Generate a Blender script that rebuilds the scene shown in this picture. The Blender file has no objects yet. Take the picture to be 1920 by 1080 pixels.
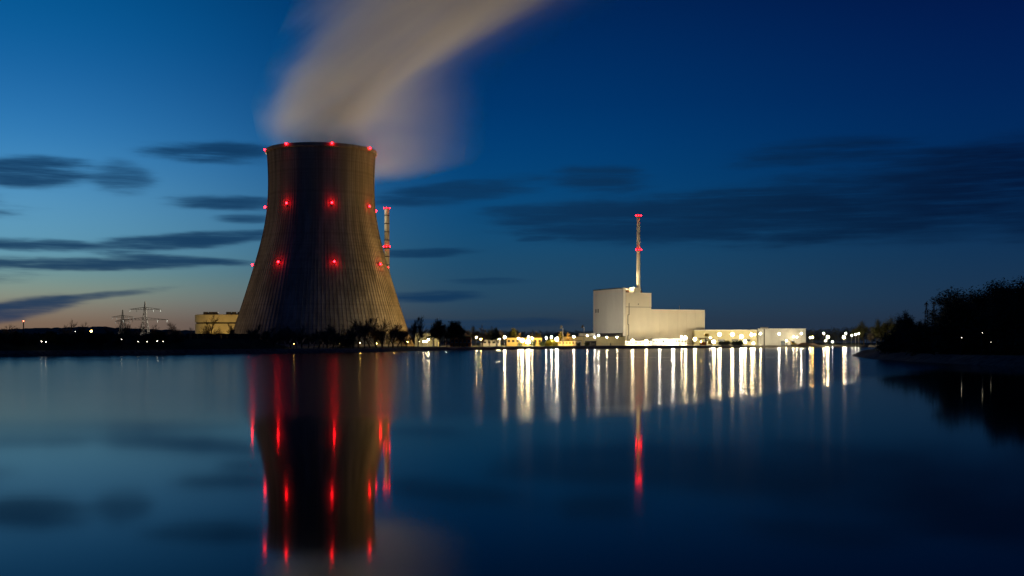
import bpy, bmesh, math, random
from mathutils import Vector, Matrix, noise as mnoise

S = bpy.context.scene
COL = S.collection
R = math.radians
F, HX, HY, CAMZ = 2200.0, 960.0, 642.0, 5.0      # focal length and horizon of the photograph

# ------------------------------------------------------------------ camera
cam = bpy.data.cameras.new("camera")
cam.sensor_width = 36.0
cam.lens = F / 1920.0 * 36.0
cam.shift_y = (HY - 540.0) / 1920.0
cam.clip_start = 0.5
cam.clip_end = 30000
camo = bpy.data.objects.new("camera", cam)
camo.location = (0, 0, CAMZ)
camo.rotation_euler = (R(90), 0, 0)
COL.objects.link(camo)
S.camera = camo

S.view_settings.view_transform = 'Standard'
S.view_settings.look = 'None'
S.view_settings.exposure = 0.0
S.view_settings.gamma = 1.0
S.cycles.use_denoising = True
S.cycles.max_bounces = 5
S.cycles.diffuse_bounces = 2
S.cycles.glossy_bounces = 3
S.cycles.volume_bounces = 1
S.cycles.transparent_max_bounces = 6
S.cycles.sample_clamp_indirect = 4.0
S.cycles.volume_step_rate = 1.0
S.cycles.volume_max_steps = 256
S.cycles.caustics_reflective = False
S.cycles.caustics_refractive = False


def lin(c):
    o = []
    for v in c:
        v /= 255.0
        o.append(v / 12.92 if v <= 0.04045 else ((v + 0.055) / 1.055) ** 2.4)
    return (o[0], o[1], o[2], 1.0)


class NT:
    """small helper to write node trees"""
    def __init__(self, tree):
        self.t = tree
        self.t.nodes.clear()

    def n(self, typ, **kw):
        nd = self.t.nodes.new(typ)
        for k, v in kw.items():
            setattr(nd, k, v)
        return nd

    def set(self, sock, v):
        if isinstance(v, bpy.types.NodeSocket):
            self.t.links.new(v, sock)
        elif v is not None:
            sock.default_value = v

    def m(self, op, a, b=None, c=None, clamp=False):
        nd = self.n('ShaderNodeMath', operation=op, use_clamp=clamp)
        self.set(nd.inputs[0], a)
        self.set(nd.inputs[1], b)
        self.set(nd.inputs[2], c)
        return nd.outputs[0]

    def mix(self, f, a, b, blend='MIX'):
        nd = self.n('ShaderNodeMix', data_type='RGBA', blend_type=blend)
        self.set(nd.inputs[0], f)
        self.set(nd.inputs[6], a)
        self.set(nd.inputs[7], b)
        return nd.outputs[2]

    def smooth(self, v, a, b, lo=0.0, hi=1.0):
        nd = self.n('ShaderNodeMapRange', interpolation_type='SMOOTHSTEP')
        self.set(nd.inputs[0], v)
        nd.inputs[1].default_value = a
        nd.inputs[2].default_value = b
        nd.inputs[3].default_value = lo
        nd.inputs[4].default_value = hi
        return nd.outputs[0]

    def noise(self, vec, scale, detail=3.0, rough=0.5):
        nd = self.n('ShaderNodeTexNoise')
        self.set(nd.inputs['Vector'], vec)
        nd.inputs['Scale'].default_value = scale
        nd.inputs['Detail'].default_value = detail
        nd.inputs['Roughness'].default_value = rough
        return nd.outputs[0]

    def xyz(self, x, y, z):
        nd = self.n('ShaderNodeCombineXYZ')
        self.set(nd.inputs[0], x)
        self.set(nd.inputs[1], y)
        self.set(nd.inputs[2], z)
        return nd.outputs[0]

    def sep(self, v):
        nd = self.n('ShaderNodeSeparateXYZ')
        self.set(nd.inputs[0], v)
        return nd.outputs

    def ramp(self, v, stops, interp='B_SPLINE'):
        nd = self.n('ShaderNodeValToRGB')
        cr = nd.color_ramp
        cr.interpolation = interp
        while len(cr.elements) < len(stops):
            cr.elements.new(0.5)
        for e, (p, c) in zip(cr.elements, stops):
            e.position = p
            e.color = c
        self.set(nd.inputs[0], v)
        return nd.outputs[0]


# ------------------------------------------------------------------ dusk sky (sun set far left)
W = bpy.data.worlds.new("World")
S.world = W
W.use_nodes = True
k = NT(W.node_tree)
tc = k.n('ShaderNodeTexCoord')
dx, dy, dz = k.sep(tc.outputs['Generated'])[:]
elev = k.m('MULTIPLY', k.m('ARCSINE', dz), 180 / math.pi)
azim = k.m('MULTIPLY', k.m('ARCTAN2', dx, dy), 180 / math.pi)
SUN_AZ = -30.0
sx, sy = math.sin(R(SUN_AZ)), math.cos(R(SUN_AZ))
hlen = k.m('SQRT', k.m('ADD', k.m('MULTIPLY', dx, dx), k.m('ADD', k.m('MULTIPLY', dy, dy), 1e-6)))
cosd = k.m('DIVIDE', k.m('ADD', k.m('MULTIPLY', dx, sx), k.m('MULTIPLY', dy, sy)), hlen)
dist = k.m('MULTIPLY', k.m('ARCCOSINE', k.m('MINIMUM', k.m('MAXIMUM', cosd, -1.0), 1.0)), 180 / math.pi)
pos = k.m('SQRT', k.m('DIVIDE', k.m('MAXIMUM', elev, 0.0), 90.0))


def stops(table):
    return [(math.sqrt(e / 90.0), lin(c)) for e, c in table]


SKY_L = [(0, (112, 84, 66)), (0.9, (128, 104, 86)), (1.6, (138, 128, 112)), (2.4, (134, 150, 136)), (3.2, (112, 150, 152)), (4.2, (98, 154, 178)),
         (6.3, (88, 152, 192)), (8.8, (54, 130, 188)), (11.4, (32, 106, 168)), (13.8, (12, 94, 156)), (17, (0, 80, 138)),
         (35, (0, 36, 84)), (90, (0, 12, 40))]
SKY_M = [(0, (42, 52, 64)), (1.1, (44, 62, 80)), (2.1, (40, 72, 96)), (4.2, (26, 76, 110)), (6.3, (12, 75, 122)),
         (8.8, (2, 65, 120)), (11.4, (0, 55, 110)), (16.3, (0, 38, 90)), (35, (0, 17, 52)), (90, (0, 8, 28))]
SKY_R = [(0, (34, 42, 60)), (1.1, (32, 48, 70)), (2.1, (28, 52, 78)), (4.2, (16, 50, 84)), (6.3, (6, 46, 88)),
         (8.8, (2, 42, 90)), (11.4, (1, 36, 88)), (16.3, (2, 20, 72)), (35, (1, 8, 36)), (90, (0, 4, 20))]
cl = k.ramp(pos, stops(SKY_L))
cm = k.ramp(pos, stops(SKY_M))
cr_ = k.ramp(pos, stops(SKY_R))
f1 = k.smooth(dist, 5.0, 29.0)
f2 = k.smooth(dist, 26.0, 56.0)
sky = k.mix(f2, k.mix(f1, cl, cm), cr_)

# wind-drawn streak clouds, placed by compass bearing and height above the horizon
nv = k.xyz(k.m('MULTIPLY', azim, 0.22), k.m('MULTIPLY', elev, 1.0), 3.7)
n1 = k.m('SUBTRACT', k.noise(nv, 0.9, 4.0, 0.55), 0.5)
nv2 = k.xyz(k.m('MULTIPLY', azim, 0.11), k.m('MULTIPLY', elev, 1.6), 9.2)
n2 = k.m('SUBTRACT', k.noise(nv2, 2.2, 4.0, 0.6), 0.5)
nv3 = k.xyz(k.m('MULTIPLY', azim, 0.3), k.m('MULTIPLY', elev, 2.2), 21.0)
n3 = k.m('SUBTRACT', k.noise(nv3, 0.8, 4.0, 0.6), 0.5)
CL = [  # px, py, half width, half height, tilt (dy/dx upwards to the right), strength
    (58, 326, 88, 21, .03, .85), (228, 337, 44, 26, 0, .35), (405, 285, 95, 17, 0, .66), (430, 380, 95, 12, .03, .55),
    (462, 410, 45, 8, .05, .4), (50, 458, 100, 9, -.02, .8), (365, 452, 150, 11, .08, .95), (110, 494, 200, 10, .02, .95),
    (330, 484, 110, 7, -.05, .75), (30, 580, 80, 15, .16, .8), (120, 562, 140, 6, .12, .45), (850, 362, 130, 17, .13, .55),
    (800, 475, 90, 8, .04, .5), (805, 558, 80, 9, .03, .6), (1125, 336, 80, 22, 0, .55), (1085, 406, 150, 24, .02, .55),
    (1140, 440, 80, 9, .02, .45), (1010, 446, 36, 5, .05, .35), (1310, 402, 250, 40, .06, .62), (1650, 375, 320, 52, .1, .66),
    (1870, 335, 150, 58, .05, .6), (1545, 285, 130, 20, .05, .5), (1760, 292, 120, 15, .05, .42), (1520, 442, 80, 13, .1, .35),
    (860, 606, 170, 9, .02, .35), (920, 528, 60, 6, 0, .2), (1780, 420, 180, 30, .05, .3),
    (-260, 380, 170, 24, .02, .7), (-320, 520, 220, 14, .03, .7), (2150, 400, 220, 40, .05, .5), (2280, 250, 180, 30, .03, .4)]
mask = None
for (px, py, hw, hh, tilt, st) in CL:
    ca = math.degrees(math.atan((px - HX) / F))
    ce = math.degrees(math.atan((HY - py) / F * math.cos(R(ca))))
    wa, we = math.degrees(hw / F), math.degrees(hh / F)
    da = k.m('SUBTRACT', azim, ca)
    de = k.m('SUBTRACT', k.m('SUBTRACT', elev, ce), k.m('MULTIPLY', da, tilt))
    qa = k.m('ADD', k.m('DIVIDE', da, wa), k.m('MULTIPLY', n3, 1.5))
    qe = k.m('DIVIDE', k.m('ADD', de, k.m('MULTIPLY', n1, 1.3 * we + 0.16)), we)
    q = k.m('ADD', k.m('MULTIPLY', qa, qa), k.m('MULTIPLY', qe, qe))
    g = k.m('MULTIPLY', k.m('EXPONENT', k.m('MULTIPLY', k.m('MULTIPLY', q, q), -0.85)), st * 1.25)
    mask = g if mask is None else k.m('ADD', mask, g)
mask = k.m('MULTIPLY', mask, k.m('MAXIMUM', k.m('ADD', 1.0, k.m('MULTIPLY', n2, 3.4)), 0.1))
mask = k.m('SUBTRACT', 1.0, k.m('EXPONENT', k.m('MULTIPLY', mask, k.m('ADD', -2.6, k.m('MULTIPLY', f2, 1.45)))))
cloudcol = k.mix(0.9, k.mix(1.0, sky, (0.16, 0.22, 0.32, 1), 'MULTIPLY'), k.mix(f2, lin((14, 52, 88)), lin((4, 16, 44))))
sky = k.mix(k.m('MULTIPLY', mask, 0.95), sky, cloudcol)
bg = k.n('ShaderNodeBackground')
k.set(bg.inputs[0], sky)
bg.inputs[1].default_value = 1.0
wo = k.n('ShaderNodeOutputWorld')
k.t.links.new(bg.outputs[0], wo.inputs[0])
W.cycles.sampling_method = 'MANUAL'
W.cycles.sample_map_resolution = 512


# ------------------------------------------------------------------ helpers
def PX(px, D):
    return (px - HX) / F * D


def PZ(py, D):
    return CAMZ + (HY - py) / F * D


class MB:
    def __init__(self):
        self.v, self.f, self.sm = [], [], False

    def add(self, vs, fs):
        o = len(self.v)
        self.v.extend([tuple(p) for p in vs])
        self.f.extend([tuple(i + o for i in q) for q in fs])
        return self

    def box(self, x0, x1, y0, y1, z0, z1):
        return self.add([(x0, y0, z0), (x1, y0, z0), (x1, y1, z0), (x0, y1, z0), (x0, y0, z1), (x1, y0, z1), (x1, y1, z1), (x0, y1, z1)],
                        [(0, 3, 2, 1), (4, 5, 6, 7), (0, 1, 5, 4), (1, 2, 6, 5), (2, 3, 7, 6), (3, 0, 4, 7)])

    def tube(self, a, b, ra, rb=None, n=6, cap=True):
        a, b = Vector(a), Vector(b)
        rb = ra if rb is None else rb
        d = (b - a)
        if d.length < 1e-6:
            return self
        d.normalize()
        u = d.orthogonal().normalized()
        w = d.cross(u)
        vs = []
        for p, r in ((a, ra), (b, rb)):
            for i in range(n):
                t = 2 * math.pi * i / n
                vs.append(p + (u * math.cos(t) + w * math.sin(t)) * r)
        fs = [(i, (i + 1) % n, n + (i + 1) % n, n + i) for i in range(n)]
        if cap:
            fs += [tuple(reversed(range(n))), tuple(range(n, 2 * n))]
        return self.add(vs, fs)

    def lathe(self, prof, n=24, c=(0, 0, 0), closed=False):
        vs, fs = [], []
        m = len(prof)
        for (r, z) in prof:
            for i in range(n):
                t = 2 * math.pi * i / n
                vs.append((c[0] + r * math.cos(t), c[1] + r * math.sin(t), c[2] + z))
        for j in range(m - 1 + (1 if closed else 0)):
            j2 = (j + 1) % m
            for i in range(n):
                i2 = (i + 1) % n
                fs.append((j * n + i, j * n + i2, j2 * n + i2, j2 * n + i))
        return self.add(vs, fs)

    def ball(self, c, r, sx=1, sy=1, sz=1, sub=2):
        bm = bmesh.new()
        bmesh.ops.create_icosphere(bm, subdivisions=sub, radius=r)
        bm.verts.ensure_lookup_table()
        vs = [(c[0] + q.co.x * sx, c[1] + q.co.y * sy, c[2] + q.co.z * sz) for q in bm.verts]
        fs = [tuple(q.index for q in fc.verts) for fc in bm.faces]
        bm.free()
        return self.add(vs, fs)

    def prism(self, pts, z0, z1):
        n = len(pts)
        vs = [(p[0], p[1], z0) for p in pts] + [(p[0], p[1], z1) for p in pts]
        fs = [(i, (i + 1) % n, n + (i + 1) % n, n + i) for i in range(n)]
        fs += [tuple(reversed(range(n))), tuple(range(n, 2 * n))]
        return self.add(vs, fs)

    def mesh(self, name):
        me = bpy.data.meshes.new(name)
        me.from_pydata(self.v, [], self.f)
        me.update()
        if self.sm:
            me.polygons.foreach_set("use_smooth", [True] * len(me.polygons))
        return me

    def build(self, name, mat, parent=None, loc=None):
        me = self.mesh(name)
        if mat is not None:
            me.materials.append(mat)
        return link(name, me, parent, loc)


def link(name, data, parent=None, loc=None, rz=None, sc=None):
    o = bpy.data.objects.new(name, data)
    COL.objects.link(o)
    if parent is not None:
        o.parent = parent
    if loc is not None:
        o.location = loc
    if rz is not None:
        o.rotation_euler = (0, 0, rz)
    if sc is not None:
        o.scale = sc
    return o


def empty(name, loc, label, cat, group=None, rz=0.0):
    o = link(name, None, None, loc, rz)
    o.empty_display_size = 1
    tag(o, label, cat, group)
    return o


def tag(o, label, cat, group=None, kind=None):
    if label:
        o["label"] = label
    if cat:
        o["category"] = cat
    if group:
        o["group"] = group
    if kind:
        o["kind"] = kind
    return o


ORD = ["first", "second", "third", "fourth", "fifth", "sixth", "seventh", "eighth", "ninth", "tenth", "eleventh", "twelfth",
       "thirteenth", "fourteenth", "fifteenth", "sixteenth", "seventeenth", "eighteenth", "nineteenth", "twentieth",
       "twenty-first", "twenty-second", "twenty-third", "twenty-fourth", "twenty-fifth", "twenty-sixth", "twenty-seventh",
       "twenty-eighth", "twenty-ninth", "thirtieth", "thirty-first", "thirty-second", "thirty-third", "thirty-fourth"]

# ------------------------------------------------------------------ materials
MATS = {}


def mat(name, col, rough=0.85, var=0.25, scale=0.3, metal=0.0, bump=0.0, stretch=(1, 1, 1), spec=0.3):
    if name in MATS:
        return MATS[name]
    M = bpy.data.materials.new(name)
    M.use_nodes = True
    t = NT(M.node_tree)
    g = t.n('ShaderNodeNewGeometry')
    mp = t.n('ShaderNodeMapping')
    t.set(mp.inputs[0], g.outputs['Position'])
    mp.inputs['Scale'].default_value = stretch
    nz = t.noise(mp.outputs[0], scale, 5.0, 0.6)
    lo = tuple(c * (1 - var) for c in col) + (1,)
    hi = tuple(min(1, c * (1 + var)) for c in col) + (1,)
    cc = t.mix(t.smooth(nz, 0.3, 0.7), lo, hi)
    if name in ('concrete', 'rib_concrete'):
        px_, py_, pz_ = t.sep(g.outputs['Position'])[:]
        ring = t.noise(t.xyz(0.0, 0.0, pz_), .42, 2.0, .7)
        stain = t.noise(t.xyz(t.m('MULTIPLY', px_, 1.0), t.m('MULTIPLY', py_, 1.0), t.m('MULTIPLY', pz_, .035)), .22, 4.0, .6)
        f_ = t.m('MULTIPLY', t.smooth(ring, .3, .6, .78, 1.0), t.smooth(stain, .36, .6, .74, 1.05))
        cc = t.mix(1.0, cc, t.xyz(f_, f_, f_), 'MULTIPLY')
    b = t.n('ShaderNodeBsdfPrincipled')
    t.set(b.inputs['Base Color'], cc)
    b.inputs['Roughness'].default_value = rough
    b.inputs['Metallic'].default_value = metal
    b.inputs['Specular IOR Level'].default_value = spec
    if bump:
        bp = t.n('ShaderNodeBump')
        bp.inputs['Strength'].default_value = bump
        t.set(bp.inputs['Height'], nz)
        t.t.links.new(bp.outputs[0], b.inputs['Normal'])
    o = t.n('ShaderNodeOutputMaterial')
    t.t.links.new(b.outputs[0], o.inputs[0])
    MATS[name] = M
    return M


def emis(col, strength):
    key = "glow_%d_%d_%d_%d" % (col[0] * 100, col[1] * 100, col[2] * 100, strength)
    if key in MATS:
        return MATS[key]
    M = bpy.data.materials.new(key)
    M.use_nodes = True
    t = NT(M.node_tree)
    e = t.n('ShaderNodeEmission')
    e.inputs[0].default_value = (col[0], col[1], col[2], 1)
    e.inputs[1].default_value = strength
    o = t.n('ShaderNodeOutputMaterial')
    t.t.links.new(e.outputs[0], o.inputs[0])
    M.cycles.emission_sampling = 'FRONT'
    MATS[key] = M
    return M


SODIUM, WARM, WHITE, RED = (1.0, .60, .12), (1.0, .80, .44), (1.0, .90, .68), (1.0, .004, .008)
KL = 240.0       # radiance x radius^2 of a lamp of strength 1

concrete = mat('concrete', (.42, .36, .265), .9, .3, .09, stretch=(1, 1, .12))
rib_concrete = mat('rib_concrete', (.38, .325, .245), .9, .2, .06, stretch=(1, 1, .2))
cladding = mat('pale_cladding', (.72, .70, .64), .6, .05, .06, stretch=(1, 1, .3))
cladding2 = mat('cream_cladding', (.70, .64, .52), .6, .06, .06, stretch=(1, 1, .3))
hallwhite = mat('hall_white', (.66, .66, .63), .55, .06, .09)
trim = mat('pale_trim', (.78, .77, .72), .5, .03, .2)
roofdark = mat('dark_roofing', (.06, .055, .05), .8, .3, .2)
rustbrown = mat('brown_louvre', (.16, .08, .05), .8, .3, .5)
steel = mat('galvanised_steel', (.30, .30, .30), .5, .2, .5, metal=.6)
darksteel = mat('dark_steel', (.07, .07, .075), .55, .3, .5, metal=.4)
stackpaint = mat('stack_concrete', (.74, .69, .56), .8, .12, .15)
bark = mat('bark', (.075, .06, .045), .95, .35, 1.2, bump=.3)
twig = mat('twig', (.13, .10, .068), .95, .35, .4)
leaf = mat('dark_foliage', (.040, .055, .022), .8, .4, .3)
budleaf = mat('budding_foliage', (.085, .085, .028), .8, .35, .3)
yellowleaf = mat('yellow_blossom', (.62, .50, .03), .8, .25, .8)
grass = mat('grass', (.075, .095, .032), .95, .45, .12, bump=.4)
stone = mat('bank_stone', (.11, .10, .085), .95, .5, .5, bump=.6)
path = mat('pale_gravel', (.26, .24, .2), .95, .3, .4)
orange = mat('orange_paint', (.72, .17, .03), .6, .15, .4)
yellowp = mat('yellow_paint', (.72, .47, .04), .55, .15, .5)
darkwood = mat('dark_timber', (.035, .03, .026), .9, .4, .5)
windowdark = mat('dark_window', (.03, .035, .04), .2, .2, .5)
asphalt = mat('asphalt', (.06, .06, .06), .9, .3, .5)
yellowwall = mat('ochre_cladding', (.62, .56, .34), .7, .08, .1)
rubble = mat('rubble', (.40, .28, .19), .95, .45, .5)
blackrub = mat('rubber', (.02, .02, .02), .9, .2, .5)
bluegrey = mat('blue_grey_paint', (.16, .20, .25), .6, .15, .4)

# ------------------------------------------------------------------ water
M = bpy.data.materials.new('lake_water')
M.use_nodes = True
t = NT(M.node_tree)
g = t.n('ShaderNodeNewGeometry')
wx, wy, wz = t.sep(g.outputs['Position'])[:]
pn = t.noise(t.xyz(t.m('MULTIPLY', wx, .5), t.m('MULTIPLY', wy, 1.0), 0.0), .035, 3.0, .55)
# wind only reaches the open water: calm lee strip in front of the camera's bank
edge = t.m('ADD', 76.0, t.m('MULTIPLY', t.m('MAXIMUM', t.m('SUBTRACT', wx, 3.0), 0.0), 1.85))
edge = t.m('ADD', edge, t.m('MULTIPLY', t.m('SUBTRACT', pn, .5), 16.0))
wid = t.m('ADD', 10.0, t.m('MULTIPLY', t.m('MAXIMUM', t.m('SUBTRACT', -14.0, wx), 0.0), 1.6))
windy = t.smooth(t.m('DIVIDE', t.m('SUBTRACT', wy, edge), wid), -.9, 1.2)
pn2 = t.noise(t.xyz(t.m('MULTIPLY', wx, .25), wy, 4.0), .02, 4.0, .6)
slick = t.smooth(pn2, .58, .70)
rough = t.m('ADD', .054, t.m('MULTIPLY', windy, t.m('SUBTRACT', .098, t.m('MULTIPLY', slick, .035))))
rip = t.noise(t.xyz(t.m('MULTIPLY', wx, .14), wy, 0.0), .55, 3.0, .6)
swell = t.noise(t.xyz(t.m('MULTIPLY', wx, .3), wy, 7.0), .09, 2.0, .5)
hgt = t.m('ADD', t.m('MULTIPLY', rip, t.m('ADD', .001, t.m('MULTIPLY', windy, .013))), t.m('MULTIPLY', swell, .004))
bp = t.n('ShaderNodeBump')
bp.inputs['Strength'].default_value = 0.55
bp.inputs['Distance'].default_value = 1.0
t.set(bp.inputs['Height'], hgt)
b = t.n('ShaderNodeBsdfPrincipled')
b.inputs['Base Color'].default_value = (.0004, .001, .002, 1)
t.set(b.inputs['Roughness'], rough)
b.inputs['IOR'].default_value = 1.1
t.t.links.new(bp.outputs[0], b.inputs['Normal'])
o = t.n('ShaderNodeOutputMaterial')
t.t.links.new(b.outputs[0], o.inputs[0])
water_mat = M
wm = MB()
wm.add([(-9000, -600, 0), (9000, -600, 0), (9000, 9000, 0), (-9000, 9000, 0)], [(0, 1, 2, 3)])
tag(wm.build('lake_water', water_mat), 'still blue lake reflecting the tower and lamps', None, None, 'structure')

# ------------------------------------------------------------------ ground with its shoreline
SH = [(-1500, 380), (-700, 390), (-200, 400), (0, 410), (150, 440), (400, 492), (520, 530), (650, 575), (740, 640), (800, 712),
      (900, 785), (1000, 850), (1130, 925), (1300, 1000), (1450, 1150), (1560, 1290), (1625, 1330), (1668, 1180), (1672, 900), (1655, 690),
      (1625, 560), (1600, 490), (1590, 452), (1596, 420), (1612, 385), (1640, 348), (1720, 296), (1820, 262), (1920, 240), (2300, 205), (3600, 180)]
GZ = 2.0
shore = [(PX(p, d), d) for p, d in SH]
# refine and roughen the shoreline
rnd = random.Random(5)
ref = []
for i in range(len(shore) - 1):
    a, c = Vector(shore[i]), Vector(shore[i + 1])
    nseg = max(1, int((c - a).length / 9.0))
    for j in range(nseg):
        p = a.lerp(c, j / nseg)
        amp = 1.3
        p += Vector((mnoise.noise((p.x * .05, p.y * .05, 1.0)), mnoise.noise((p.x * .05, p.y * .05, 8.0)))) * amp
        ref.append(p)
ref.append(Vector(shore[-1]))
# inner (top of bank) line
inner = []
for i, p in enumerate(ref):
    a = ref[max(0, i - 1)]
    c = ref[min(len(ref) - 1, i + 1)]
    d = (c - a).normalized()
    nrm = Vector((-d.y, d.x))
    inner.append(p + nrm * 5.5)
gm = bmesh.new()
lo = [gm.verts.new((p.x, p.y, -.6)) for p in ref]
midl = [gm.verts.new((p.x * .5 + q.x * .5, p.y * .5 + q.y * .5, .9 + .3 * mnoise.noise((p.x * .2, p.y * .2, 0)))) for p, q in zip(ref, inner)]
hi = [gm.verts.new((q.x, q.y, GZ)) for q in inner]
bank_faces = []
for i in range(len(ref) - 1):
    bank_faces.append(gm.faces.new((lo[i], lo[i + 1], midl[i + 1], midl[i])))
    bank_faces.append(gm.faces.new((midl[i], midl[i + 1], hi[i + 1], hi[i])))
far = [gm.verts.new(c) for c in ((9000, shore[-1][1], GZ), (9000, 9500, GZ), (0, 9500, GZ), (-9000, 9500, GZ), (-9000, shore[0][1], GZ))]
loop = hi + far
es = []
for i in range(len(loop)):
    a, c = loop[i], loop[(i + 1) % len(loop)]
    e = gm.edges.get((a, c)) or gm.edges.new((a, c))
    es.append(e)
bmesh.ops.triangle_fill(gm, use_beauty=True, use_dissolve=False, edges=es)
me = bpy.data.meshes.new('ground')
for fc in bank_faces:
    fc.material_index = 1
bmesh.ops.recalc_face_normals(gm, faces=gm.faces[:])
gm.to_mesh(me)
gm.free()
me.materials.append(grass)
me.materials.append(stone)
tag(link('ground', me), 'flat dark grass land with a stony bank along the lake', None, None, 'structure')

# far ridge on the left
hm = MB()
pts = [(-900, 628), (-400, 622), (-150, 620), (0, 618), (60, 615), (120, 614), (180, 612), (240, 615.5), (330, 619), (420, 621), (520, 624), (640, 629), (760, 634), (860, 640)]
HD = 2600
xs = []
for i in range(len(pts) - 1):
    for j in range(10):
        f = j / 10
        xs.append((pts[i][0] * (1 - f) + pts[i + 1][0] * f, pts[i][1] * (1 - f) + pts[i + 1][1] * f))
rows = []
for (p, y) in xs:
    z = PZ(y, HD)
    z += 2.2 * mnoise.noise((p * .11, 0, 0)) + 1.4 * mnoise.noise((p * .4, 3, 0))
    X = PX(p, HD)
    rows.append([(X, HD - 420, GZ - 1), (X, HD - 200, GZ + (z - GZ) * .45), (X, HD, z), (X * 1.05, HD + 300, z * .8), (X * 1.1, HD + 700, GZ - 1)])
vs = [q for r_ in rows for q in r_]
fs = [(i * 5 + j, (i + 1) * 5 + j, (i + 1) * 5 + j + 1, i * 5 + j + 1) for i in range(len(rows) - 1) for j in range(4)]
hm.add(vs, fs)
tag(hm.build('hill', mat('dark_hillside', (.03, .035, .022), .95, .4, .02)), 'low wooded ridge behind the left bank', None, None, 'structure')

# raised levee on the left bank
lm = MB()
lp = [(-1200, 398, 5.4), (-400, 412, 5.6), (0, 432, 6.2), (120, 455, 6.0), (240, 480, 6.4), (340, 500, 6.4), (420, 520, 6.5), (480, 545, 6.3), (530, 565, 2.8), (548, 574, 1.2)]
rows = []
for i in range(len(lp) - 1):
    for j in range(8):
        f = j / 8
        p, d, z = [lp[i][q] * (1 - f) + lp[i + 1][q] * f for q in range(3)]
        z += .45 * mnoise.noise((p * .07, 1, 0))
        X = PX(p, d)
        rows.append([(X, d - 10, GZ - .4), (X, d, z * .72), (X, d + 7, z), (X, d + 13, z), (X, d + 28, GZ - .5)])
vs = [q for r_ in rows for q in r_]
fs = [(i * 5 + j, (i + 1) * 5 + j, (i + 1) * 5 + j + 1, i * 5 + j + 1) for i in range(len(rows) - 1) for j in range(4)]
lm.add(vs, fs)
tag(lm.build('levee_terrain', mat('levee_grass', (.045, .055, .02), .95, .4, .2)), 'dark grassy levee along the left shore', None, None, 'structure')

# pale path along the near right bank
pm = MB()
pp = [(1612, 425), (1650, 372), (1720, 318), (1800, 288), (1920, 260), (2300, 222)]
row = []
for i in range(len(pp) - 1):
    for j in range(8):
        f = j / 8
        p, d = [pp[i][q] * (1 - f) + pp[i + 1][q] * f for q in range(2)]
        row.append((PX(p, d), d + 1.2 * mnoise.noise((p * .05, 2, 0))))
vs = []
for (x, y) in row:
    vs += [(x, y, GZ + .02), (x + 1.3, y + 2.2, GZ + .02)]
pm.add(vs, [(2 * i, 2 * i + 2, 2 * i + 3, 2 * i + 1) for i in range(len(row) - 1)])
tag(pm.build('shore_path', path), 'pale gravel path along the right bank', None, None, 'structure')

# asphalt yard of the plant
ym = MB()
ypts = [(1040, 905), (1300, 1020), (1440, 1165), (1520, 1260), (1520, 1330), (1040, 1330)]
ym.add([(PX(p, d), d, GZ + .012) for p, d in ypts], [tuple(range(len(ypts)))])
tag(ym.build('plant_yard', asphalt), 'asphalt yard of the plant', None, None, 'structure')

# ------------------------------------------------------------------ cooling tower
TX, TD = PX(603, 950), 950.0
tower = empty('cooling_tower', (TX, TD, GZ), 'huge ribbed concrete cooling tower with red warning lights, steam rising from it', 'cooling tower')
prof_px = [(286.5, 43.4), (302, 42.9), (330, 42.3), (360, 42.3), (384, 42.8), (410, 44.0), (440, 46.4), (470, 49.6), (500, 53.3), (530, 57.2), (560, 61.2),
           (590, 65.4), (615, 68.9), (632, 71.4)]
prof = [(r_, PZ(y, TD) - GZ) for y, r_ in prof_px]


def rad_at(z):
    for i in range(len(prof) - 1):
        (r0, z0), (r1, z1) = prof[i], prof[i + 1]
        if z1 <= z <= z0:
            f = (z0 - z) / (z0 - z1)
            return r0 * (1 - f) + r1 * f
    return prof[0][0] if z > prof[0][1] else prof[-1][0]


# smooth the profile
zt, zb = prof[0][1], prof[-1][1]
NZ = 46
fine = []
for i in range(NZ + 1):
    z = zt + (zb - zt) * i / NZ
    rr = sum(rad_at(min(zt, max(zb, z + dz_))) for dz_ in (-6, -3, 0, 3, 6)) / 5
    if i in (0, NZ):
        rr = rad_at(z)
    fine.append((rr, z))
sh = MB()
sh.sm = True
outer = fine
innerp = [(r_ - .9, z) for r_, z in reversed(fine)]
sh.lathe(outer + innerp, n=192, closed=True)
so = sh.build('shell', concrete, tower)
so.data.polygons.foreach_set("use_smooth", [True] * len(so.data.polygons))
rimm = MB()
rimm.lathe([(prof[0][0] + 1.2, zt - 1.6), (prof[0][0] + 1.2, zt + .2), (prof[0][0] + 1.0, zt + 1.2), (prof[0][0] - 1.0, zt + 1.2), (prof[0][0] - 1.0, zt - 1.6)], n=128, closed=True)
rimm.build('rim_ring', rib_concrete, tower)
# wind ribs
rb = MB()
w_, h_ = .24, .22
for (r_, z) in fine:
    pass
vs, fs = [], []
for i, (r_, z) in enumerate(fine):
    vs += [(r_ - .1, -w_, z), (r_ + h_, -w_ * .7, z), (r_ + h_, w_ * .7, z), (r_ - .1, w_, z)]
for i in range(len(fine) - 1):
    a = i * 4
    for j in range(3):
        fs.append((a + j, a + j + 1, a + 4 + j + 1, a + 4 + j))
rb.add(vs, fs)
rib_me = rb.mesh('rib')
rib_me.materials.append(rib_concrete)
NR = 132
for i in range(NR):
    link('rib', rib_me, tower, (0, 0, 0), 2 * math.pi * (i + .5) / NR)
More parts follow.
